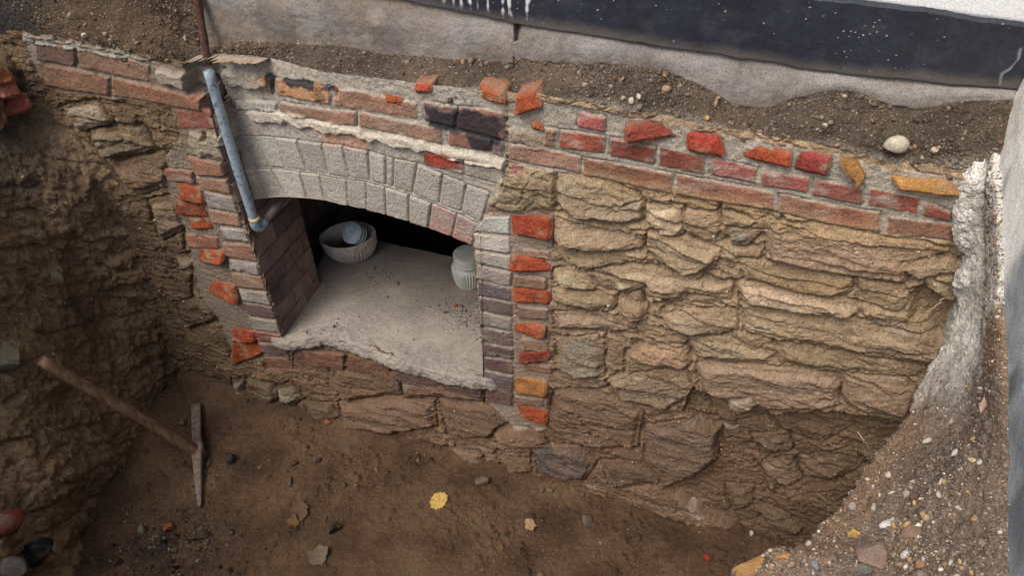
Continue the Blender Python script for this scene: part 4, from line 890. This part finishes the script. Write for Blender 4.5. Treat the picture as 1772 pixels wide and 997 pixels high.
# --- stones that can be told apart
def heap_stone(px, py, w, h, c, label, seed, name='stone', cat='stone', **kw): return rock(name, px, py, w, h, c, label, cat, seed, at_heap, group='loose stones on the soil heap', **kw)
heap_stone(1513, 966, 48, 46, (146,124,110), 'large flat pinkish stone on the soil heap at the bottom edge', 1, thick=.22, cuts=9)
heap_stone(1496, 988, 44, 20, (104,108,98), 'greenish grey slate piece below the pinkish stone', 2, thick=.2)
heap_stone(1583, 922, 38, 24, (146,122,106), 'flat brown slab stone half sunk in the gravelly heap', 3, thick=.25, cuts=9)
heap_stone(1537, 907, 28, 11, (222,216,204), 'thin white pointed chip left of the brown slab', 4, thick=.3)
heap_stone(1601, 893, 13, 24, (200,172,124), 'upright yellowish chip above the brown slab', 5, thick=.4)
heap_stone(1478, 929, 17, 12, (168,140,96), 'small ochre chip on the left of the heap', 6)
heap_stone(1566, 964, 16, 14, (222,214,206), 'white shell-like chip right of the pinkish stone', 7, thick=.3)
heap_stone(1480, 878, 16, 12, (178,172,164), 'grey white pebble near the rim of the heap', 8)
heap_stone(1540, 824, 15, 11, (206,188,176), 'rounded pale pink pebble high on the heap slope', 9, cuts=2)
heap_stone(1543, 853, 13, 5, (220,212,198), 'thin cream splinter below the pale pink pebble', 10)
heap_stone(1571, 858, 13, 11, (190,178,170), 'pale lilac grey pebble in the middle of the heap', 11, cuts=3)
heap_stone(1514, 879, 12, 13, (186,178,164), 'dull white angular pebble right of the rim', 12)
heap_stone(1661, 880, 7, 11, (222,214,200), 'upright white pebble nearest the side wall', 13)
heap_stone(1605, 765, 15, 11, (206,196,180), 'cream pebble at the top of the heap', 14)
heap_stone(1646, 733, 10, 7, (214,202,186), 'small cream chip just under the pale concrete', 15)
heap_stone(1656, 785, 19, 8, (212,204,188), 'long white chip at the top of the heap', 16)
heap_stone(1683, 796, 9, 17, (206,190,140), 'upright pale yellow chip near the side wall', 17)
heap_stone(1698, 801, 11, 8, (218,212,204), 'white chip right of the pale yellow one', 18)
heap_stone(1411, 983, 12, 16, (150,156,160), 'blue grey rounded pebble at the bottom of the heap', 19, cuts=2, thick=.7)
heap_stone(1598, 980, 18, 12, (160,124,92), 'orange brown chip at the bottom of the heap', 20)
heap_stone(1445, 968, 14, 12, (120,104,92), 'dark brown lump on the heap left of the slate', 21)
heap_stone(1625, 820, 12, 9, (128,112,98), 'brown pebble in the upper middle of the heap', 22)
heap_stone(1688, 900, 14, 11, (184,150,108), 'tan pebble low beside the side wall', 23)
heap_stone(1296, 975, 76, 50, (176,134,84), 'large ochre stone on the broken rim at the bottom edge', 24, thick=.4, sink=.3, cuts=9)
heap_stone(1358, 962, 30, 10, (190,140,84), 'narrow ochre chip right of the large ochre stone', 25, thick=.4)
heap_stone(1706, 702, 34, 11, (196,164,148), 'pinkish elongated fragment against the side wall', 26, thick=.5, spin=.45)
rock('stone', 1547, 253, 38, 25, (206,196,174), 'large rounded white stone in the dark soil below the plinth', 'stone', 31, at_ledge, .7, cuts=4, sink=.2)
for k, (x, y, w, h, lb) in enumerate([(1079,171,10,8,'leftmost of the three white pebbles together in the soil ledge'), (1092,174,10,11,'middle and biggest of the three white pebbles in the soil ledge'), (1106,167,8,11,'rightmost of the three white pebbles together in the soil ledge'),
    (1013,147,10,7,'white pebble under the left end of the pale footing'), (1224,205,8,9,'yellowish pebble in the soil above the second broken brick'), (1427,218,10,8,'cream pebble in the dark soil left of the large white stone'), (1617,260,11,9,'tan pebble in the soil right of the large white stone'), (150,62,9,8,'pale pebble in the brown earth above the left bricks'), (322,66,8,9,'cream pebble in the earth beside the rusty pipe')]):
    rock('pebble', x, y, w, h, (206,192,168) if 'yellow' not in lb else (204,170,104), lb, 'pebble', 40+k, at_ledge, .7, 'pebbles in the soil ledge', cuts=3)
rock('stone', 14, 616, 34, 40, (150,146,122), 'pale greenish stone sticking out of the left bank', 'stone', 51, at_bank, .5, sink=.4)
rock('stone', 96, 478, 18, 22, (150,136,112), 'small tan stone in the upper left bank', 'stone', 52, at_bank, .5, sink=.4)
rock('stone', 835, 834, 26, 22, (78,66,58), 'dark flat stone tilted on the pit floor', 'stone', 53, at_floor, .4, spin=.9)
rock('stone', 248, 920, 13, 15, (122,114,100), 'pale grey pebble beside the charcoal patch on the floor', 'stone', 54, at_floor, .7, cuts=3)
rock('brick_fragment', 294, 917, 18, 13, (150,84,66), 'small dull red brick fragment on the dark floor patch', 'brick fragment', 55, at_floor, .6)
rock('brick_fragment', 568, 732, 12, 10, (190,70,46), 'tiny bright red brick fragment on the floor under the wall', 'brick fragment', 56, at_floor, .6)
rock('brick_fragment', 1222, 968, 15, 12, (150,58,44), 'small red brick fragment on the floor near the heap', 'brick fragment', 57, at_floor, .6)
rock('brick_fragment', 0, 900, 40, 44, (128,62,50), 'big red brick fragment at the lower left corner', 'brick fragment', 58, at_bank, .5, cuts=9)
rock('charcoal', 350, 928, 36, 18, (44,42,44), 'black pointed piece of charcoal on the pit floor', 'charcoal', 59, at_floor, .5, spin=.35)
rock('charcoal', 46, 962, 38, 36, (26,26,28), 'round black lump at the lower left corner', 'charcoal', 60, at_bank, .8, cuts=2)
rock('stone', 16, 978, 44, 36, (150,144,138), 'grey white chip beside the round black lump', 'stone', 61, at_bank, .3)
rock('stone', 90, 948, 20, 10, (180,172,160), 'small white chip right of the round black lump', 'stone', 62, at_bank, .35)
rock('stone', 400, 798, 15, 14, (70,62,56), 'dark rounded lump on the floor right of the pick head', 'stone', 63, at_floor, .8, cuts=2)
rock('stone', 503, 838, 9, 22, (58,54,50), 'dark narrow sliver on the open floor', 'stone', 64, at_floor, .5)
rock('stone', 580, 918, 24, 18, (74,58,48), 'brown clod on the floor right of the withered leaves', 'stone', 65, at_floor, .8)
rock('stone', 1300, 925, 7, 8, (210,204,192), 'tiny white pebble on the floor beside the foot of the wall', 'stone', 66, at_floor, .8, cuts=2)
rock('stone', 1018, 902, 22, 26, (92,80,70), 'flat greyish stone sunk in the floor at the right', 'stone', 67, at_floor, .25)
rock('stone', 688, 495, 8, 10, (130,122,110), 'single pebble in the middle of the hearth slab', 'stone', 68, at_slab, .8, cuts=3)
rock('brick_fragment', 564, 562, 8, 5, (176,84,62), 'red brick crumb at the left front of the hearth slab', 'brick fragment', 69, at_slab, .7)
rock('brick_fragment', 789, 531, 9, 7, (176,84,62), 'red brick crumb at the right of the hearth slab', 'brick fragment', 70, at_slab, .7)

# --- leaves
def leaf(px, py, rpx, c, label, seed, lobes=5, lob=.08, curl=.25, aspect=1.0, stem=True, at=at_floor):
    p, n = at(px, py); R = rpx*np.linalg.norm(p-CAM)/F; g = np.random.default_rng(seed)
    nr, na = 7, 56; rr, aa = np.meshgrid(np.linspace(0, 1, nr), np.linspace(0, 2*np.pi, na, endpoint=False), indexing='ij')
    ph = g.random()*6.28; out = R*(1+lob*np.cos(lobes*aa+ph)+.05*np.cos(11*aa+ph*2)+.03*np.cos(17*aa))
    X, Y = rr*out*np.cos(aa), rr*out*np.sin(aa)*aspect*1.25
    Z = curl*R*(rr**2)*(.5+.5*np.cos(2*aa+ph*1.7))+.05*R*np.sin(5*aa)*rr
    top = np.stack([X, Y, Z+.0006], -1).reshape(-1, 3); bot = top-np.array([0, 0, .0005]); V = np.concatenate([top, bot]); m = nr*na
    i = np.arange(m).reshape(nr, na); j = np.roll(i, -1, 1)
    Fq = np.stack([i[:-1], i[1:], j[1:], j[:-1]], -1).reshape(-1, 4); Fb = Fq[:, ::-1]+m
    Fe = np.stack([i[-1], i[-1]+m, j[-1]+m, j[-1]], -1)
    vein = sstep(.06, .02, np.abs(((aa*lobes/6.283+ph) % 1)-.5)*rr)
    cc = (S(*c)*(1+.3*fbm(np.stack([X*40, Y*40, X*0], -1), 1, 3, 980))[..., None]*(1-.25*vein[..., None])).reshape(-1, 3)
    o = mesh_obj('leaf', V, np.concatenate([Fq, Fb, Fe]), M_STON2, None, np.concatenate([cc, cc*.8]))
    o.location = Vector(p+np.array([0, 0, .004])); o.rotation_euler = (g.normal()*.12, g.normal()*.12, g.random()*6.28)
    tag(o, label, 'leaf', 'fallen leaves'); 
    if stem:
        d = np.array([math.cos(-ph/lobes), math.sin(-ph/lobes)*1.25*aspect, 0])
        t = tube([d*R*.85, d*R*1.25+np.array([0, 0, .003]), d*R*1.6+np.array([.002, .002, .001])], [.0008, .0006, .0005], 6)
        st = mesh_obj('stem', t[0], t[1], M_STON2, o, np.ones((len(t[0]), 3))*S(*c)*.6)
    return o
def tube(P, R, n=12, cap=True, ell=None, up=(0, 0, 1), square=0.0):
    P = np.array(P, float); m = len(P); T = np.gradient(P, axis=0); T /= np.linalg.norm(T, axis=1)[:, None]
    V = []
    for k in range(m):
        u = np.array(up, float); u = u-(u@T[k])*T[k]
        if np.linalg.norm(u) < .2: u = np.array([1.0, 0, 0])-(T[k][0])*T[k]
        u /= np.linalg.norm(u); w = np.cross(T[k], u)
        r = R[k] if np.ndim(R[k]) else (R[k], R[k])
        a = np.linspace(0, 2*np.pi, n, endpoint=False); ca, sa = np.cos(a), np.sin(a)
        if square: e = 1-square*.55; ca, sa = np.sign(ca)*np.abs(ca)**e, np.sign(sa)*np.abs(sa)**e
        V.append(P[k]+np.outer(ca*r[0], w)+np.outer(sa*r[1], u))
    V = np.concatenate(V); i = np.arange(m*n).reshape(m, n); j = np.roll(i, -1, 1)
    Fq = [tuple(int(x) for x in q) for q in np.stack([i[:-1], j[:-1], j[1:], i[1:]], -1).reshape(-1, 4)]
    if cap: Fq += [tuple(int(x) for x in i[0][::-1]), tuple(int(x) for x in i[-1])]
    return V, Fq
leaf(760, 868, 13, (196,164,92), 'round bright yellow leaf in the middle of the pit floor', 1, 9, .03, .2)
leaf(918, 911, 9, (164,138,100), 'small pale tan pointed leaf right of the yellow leaf', 2, 5, .12, .5)
leaf(520, 886, 13, (98,80,60), 'dull brown withered leaf, upper one of a pair on the floor', 3, 7, .10, .3)
leaf(507, 908, 9, (112,90,56), 'curled yellow brown leaf just below the withered one', 4, 5, .15, .9)
leaf(553, 963, 17, (118,104,86), 'broad grey brown leaf near the bottom edge', 5, 5, .08, .4, .75)
leaf(862, 944, 11, (110,88,66), 'narrow brown leaf near the bottom edge, right of the yellow leaf', 6, 3, .12, .5, .5)
leaf(1478, 928, 7, (190,150,80), 'tiny yellow leaf on the soil heap', 7, 5, .15, .5, 1.0, True, at_heap)

# --- roots and straws
def root(pts, r, c, label, at=None, d=None, seed=0):
    P = [on_y(x, y, yy) for x, y, yy in pts]; P = catmull(np.array(P), 24); P += .0012*np.random.default_rng(seed).normal(size=P.shape)
    t = tube(P, np.linspace(r, r*.45, 24), 7); o = mesh_obj('root', t[0], t[1], M_STON2, None, np.ones((len(t[0]), 3))*S(*c)); tag(o, label, 'root', 'thin roots in the wall')
root([(1484,748,-.05), (1496,764,-.07), (1505,778,-.06), (1516,796,-.02)], .0013, (206,186,150), 'straight pale straw-like root at the lower right of the stone wall', seed=1)
root([(1412,854,-.04), (1426,864,-.06), (1440,874,-.06), (1458,886,-.05)], .0011, (176,150,118), 'thin root low on the wall just above the heap', seed=2)
root([(1634,514,-.02), (1618,530,-.04), (1600,545,-.045), (1584,556,-.03), (1566,548,-.02)], .0012, (196,170,134), 'curved pale root in the hollow at the right end', seed=3)
root([(1385,922,-.03), (1378,912,-.05), (1370,918,-.06)], .0010, (186,160,126), 'short root tip beside the wall foot', seed=4)
root([(508,610,-.035), (507,618,-.035), (507,628,-.035), (506,640,-.035)], .0035, (62,40,38), 'short dark rusty stub hanging below the hearth slab', seed=5)

# --- water pipe
M_PIPE = plain_mat('pipe_paint', S(150,164,172), .6, 0.1, .25, 75, .5, .001, S(92,98,104), thr=(.34, .50))
M_DARKPIPE = plain_mat('dark_pipe', S(134,126,120), .6, .3, .3, 50); M_BRASS = plain_mat('pipe_collar', S(196,180,144), .6, .1, .35, 120, .4)
M_RUST = plain_mat('rust', S(92,66,56), .9, .2, .5, 90, .6, .002)
pa, pb = on_y(361, 122, .012), on_y(441, 384, .004)
wp = empty('water_pipe', tuple(pb)); tag(wp, 'blue grey painted water pipe running down the left side of the arch', 'pipe')
def part_at(root_, name, t, mat, smooth=True):
    o = mesh_obj(name, t[0]-np.array(root_.location), t[1], mat, root_, None, smooth); return o
nP = 30; P = pa[None]*(1-np.linspace(0, 1, nP))[:, None]+pb[None]*np.linspace(0, 1, nP)[:, None]; P[:, 1] += -.004*np.sin(np.linspace(0, 3.1, nP))
part_at(wp, 'pipe', tube(P, [.0142]*nP, 24), M_PIPE)
dv = (pb-pa)/np.linalg.norm(pb-pa)
cp_ = on_y(440, 378, .004)
part_at(wp, 'collar', tube([cp_-dv*.006, cp_-dv*.004, cp_+dv*.008, cp_+dv*.010], [.0145, .0178, .0178, .0145], 20), M_BRASS)
e1 = pb+dv*.012; be = on_y(491, 343, .13)
El = [pb-dv*.002, e1, e1+dv*.016+np.array([.004, .012, .0]), e1+dv*.010+np.array([.012, .034, .010])]
part_at(wp, 'elbow', tube(catmull(np.array(El), 14), [.0162]*14, 20), M_PIPE)
dd_ = be-El[-1]; part_at(wp, 'branch_pipe', tube([El[-1], El[-1]+dd_*.5, be, be+dd_*.4], [.0125]*4, 20), M_DARKPIPE)
ra, rb = on_y(340, -14, .088), on_y(360, 112, .034)
P = ra[None]*(1-np.linspace(0, 1, 26))[:, None]+rb[None]*np.linspace(0, 1, 26)[:, None]; V_, F_ = tube(P, .0105+.003*fbm(P, 25, 3, 991), 18)
V_ += .003*np.stack([fbm(V_, 60, 3, 990+q) for q in range(3)], -1)
o = mesh_obj('rusty_pipe', V_, F_, M_RUST); tag(o, 'corroded rusty pipe half buried in the earth above the water pipe', 'pipe')

# --- pickaxe leaning on the bank
M_STEEL = plain_mat('worn_steel', S(136,124,112), .7, .15, .3, 70, .4, .0015, S(92,76,64)); M_WOOD = plain_mat('handle_wood', S(132,104,82), .8, 0, .35, 60, .5, .0015, S(86,66,52), st=(1, 1, .2))
A, B, Cc = on_floor(341, 703), on_floor(346, 787), on_floor(347, 880)
pk_ = empty('pickaxe', tuple(B)); tag(pk_, 'old pickaxe with steel head on the floor and handle leaning on the left bank', 'pickaxe')
keys = np.array([A+[0, 0, .014], A*.6+B*.4+[0, 0, .022], A*.22+B*.78+[0, 0, .030], B+[0, 0, .032], B*.76+Cc*.24+[0, 0, .030], B*.4+Cc*.6+[0, 0, .022], Cc+[0, 0, .010]])
P = catmull(keys, 40); tt = np.linspace(0, 6, 40)
wd = np.interp(tt, [0, .3, 1, 2, 2.6, 3, 3.4, 4, 5, 5.7, 6], [.017, .0185, .0175, .0165, .021, .026, .021, .0165, .013, .0085, .005]); th = np.interp(tt, [0, .4, 1.5, 2.5, 3, 3.5, 5, 6], [.004, .007, .013, .018, .022, .018, .012, .005])
part_at(pk_, 'pick_head', tube(P, list(zip(wd, th)), 24, square=.75), M_STEEL)
hb = on_y(72, 622, -.50); h0 = B+np.array([.008, -.004, .014])+(B-hb)/np.linalg.norm(B-hb)*.02
P = h0[None]*(1-np.linspace(0, 1, 24))[:, None]+hb[None]*np.linspace(0, 1, 24)[:, None]; P += .004*np.sin(np.linspace(0, 5, 24))[:, None]*np.array([0, .6, .4])
rw = np.interp(np.linspace(0, 1, 24), [0, .08, .25, .9, 1], [.025, .024, .0215, .0205, .0195])
part_at(pk_, 'handle', tube(P, list(zip(rw, rw*.82)), 20), M_WOOD)

# --- pots and jar in the opening
M_POT = plain_mat('pot_clay', S(218,210,200), .85, 0, .3, 50, .3); M_POT2 = plain_mat('pale_glaze', S(214,218,208), .6, 0, .2, 50, .25)
M_LID = plain_mat('jar_lid', S(206,222,230), .45, 0, .2, 60, .15); M_JAR = plain_mat('jar_glass', S(90,136,132), .25, 0, .3, 40, .1); M_RING = plain_mat('pale_ring', S(224,230,230), .4, 0, .2, 60, .1)
def lathe(prof, n=180, ribs=0, amp=0.0, zr=(0, 1), sx=1.0, sy=1.0, pinch=0.0):
    prof = np.array(prof, float); a = np.linspace(0, 2*np.pi, n, endpoint=False); m = len(prof)
    R, Aa = np.meshgrid(prof[:, 0], a, indexing='ij'); Z = np.repeat(prof[:, 1][:, None], n, 1)
    outer = (np.arange(m) < np.argmax(prof[:, 1]))[:, None] if ribs else 0
    k = sstep(zr[0]-.004, zr[0]+.004, Z)*sstep(zr[1]+.004, zr[1]-.004, Z)*outer
    R = R+amp*k*np.cos(ribs*Aa); R = R*(1+pinch*np.abs(np.cos(Aa))**6)
    V = np.stack([R*np.cos(Aa)*sx, R*np.sin(Aa)*sy, Z], -1); i = np.arange(m*n).reshape(m, n); j = np.roll(i, -1, 1)
    Fq = [tuple(int(x) for x in q) for q in np.stack([i[:-1], j[:-1], j[1:], i[1:]], -1).reshape(-1, 4)]
    Fq += [tuple(int(x) for x in i[0][::-1]), tuple(int(x) for x in i[-1])]
    return V.reshape(-1, 3), Fq
def dens(prof, n): return catmull(np.array(prof, float), n)
p0 = on_z(612, 440, .43); pot = empty('ribbed_pot', tuple(p0), (math.radians(4), math.radians(-4), math.radians(24)))
tag(pot, 'dusty oval ribbed pot holding a stack of dishes at the back of the opening', 'pot', 'ribbed pots in the opening')
t = lathe(np.concatenate([dens([(.060, 0), (.068, .012), (.078, .038), (.086, .064)], 14), dens([(.0872, .066), (.089, .086), (.091, .106)], 6)]), 288, 36, .0048, (.004, .064), 1.10, .84, .10)
o = mesh_obj('ribbed_bowl', t[0], t[1][:-1], M_POT, pot)
t = lathe([(.091, .106), (.0895, .1085), (.086, .106), (.080, .07), (.062, .014), (.001, .012)], 120, 0, 0, (0, 1), 1.10, .84, .10); mesh_obj('rim', t[0], t[1][1:], M_POT, pot)
v = ray(606, 402); lc0 = CAM+v*((p0[1]-.050-CAM[1])/v[1]); ax = -v/np.linalg.norm(v)*.84-RGT*.50+np.array([0, 0, .14]); ax /= np.linalg.norm(ax)
dprof = dens([(.001, .0015), (.018, .0015), (.0205, .0035), (.0225, .0032), (.0245, .001), (.034, -.0035), (.0415, -.009), (.0425, -.0105), (.0410, -.0108), (.032, -.006), (.022, -.002), (.001, -.0015)], 60)
dt_ = lathe(dprof, 100); dish0 = None
for k in range(5):
    m_ = [M_LID, M_JAR, M_RING, M_JAR, M_RING][k]
    o = mesh_obj('dish', dt_[0], dt_[1], m_, None); o.location = Vector(lc0-ax*.0085*k+RGT*.0006*k); o.rotation_euler = Vector(ax).to_track_quat('Z', 'Y').to_euler()
    tag(o, ['outermost pale blue dish of the stack, its round foot facing out of the ribbed pot', 'greenish glass dish directly behind the pale blue outermost dish', 'white dish in the middle of the stack in the ribbed pot', 'greenish glass dish, second from the back of the stack in the pot', 'white dish at the very back of the stack in the ribbed pot'][k], 'dish', 'dishes stacked in the ribbed pot')
p1 = on_z(812, 489, .43); pot2 = empty('ribbed_pot', tuple(p1), (0, 0, .3)); tag(pot2, 'pale upturned ribbed pot half hidden behind the right brick pier', 'pot', 'ribbed pots in the opening')
t = lathe(np.concatenate([dens([(.046, 0), (.049, .008), (.0495, .012), (.054, .030), (.058, .056), (.060, .080), (.058, .090)], 26), dens([(.0515, .092), (.0515, .100), (.0525, .122), (.0530, .142)], 10), np.array([(.051, .145), (.044, .1445), (.001, .144)])]), 240, 36, .0034, (.008, .086)); o = mesh_obj('ribbed_body', t[0], t[1], M_POT2, pot2)
t = lathe([(.0515, .104), (.0535, .105), (.0537, .110), (.0535, .114), (.0515, .115)], 120); mesh_obj('base_ring', t[0], t[1][:-2], M_POT2, pot2)

wr = (reg == 0)*keep_full*(.15+sstep(.0, .5, fbm(GP, 7, 3, 976)))*np.clip(np.gradient(HT, axis=0)*-60+.35, .05, 1.5)
gravel('soil_crumbs', Vw, np.zeros_like(Vw)+np.array([0, -.8, .6]), wr, 6500, .0013, .007, [S(150,130,106), S(166,146,120), S(130,110,90), S(112,94,78), S(184,168,146), S(140,120,98), S(120,102,86)], 8, 'crumbs of earth and mortar stuck on the rubble stones', 2.7, .2)
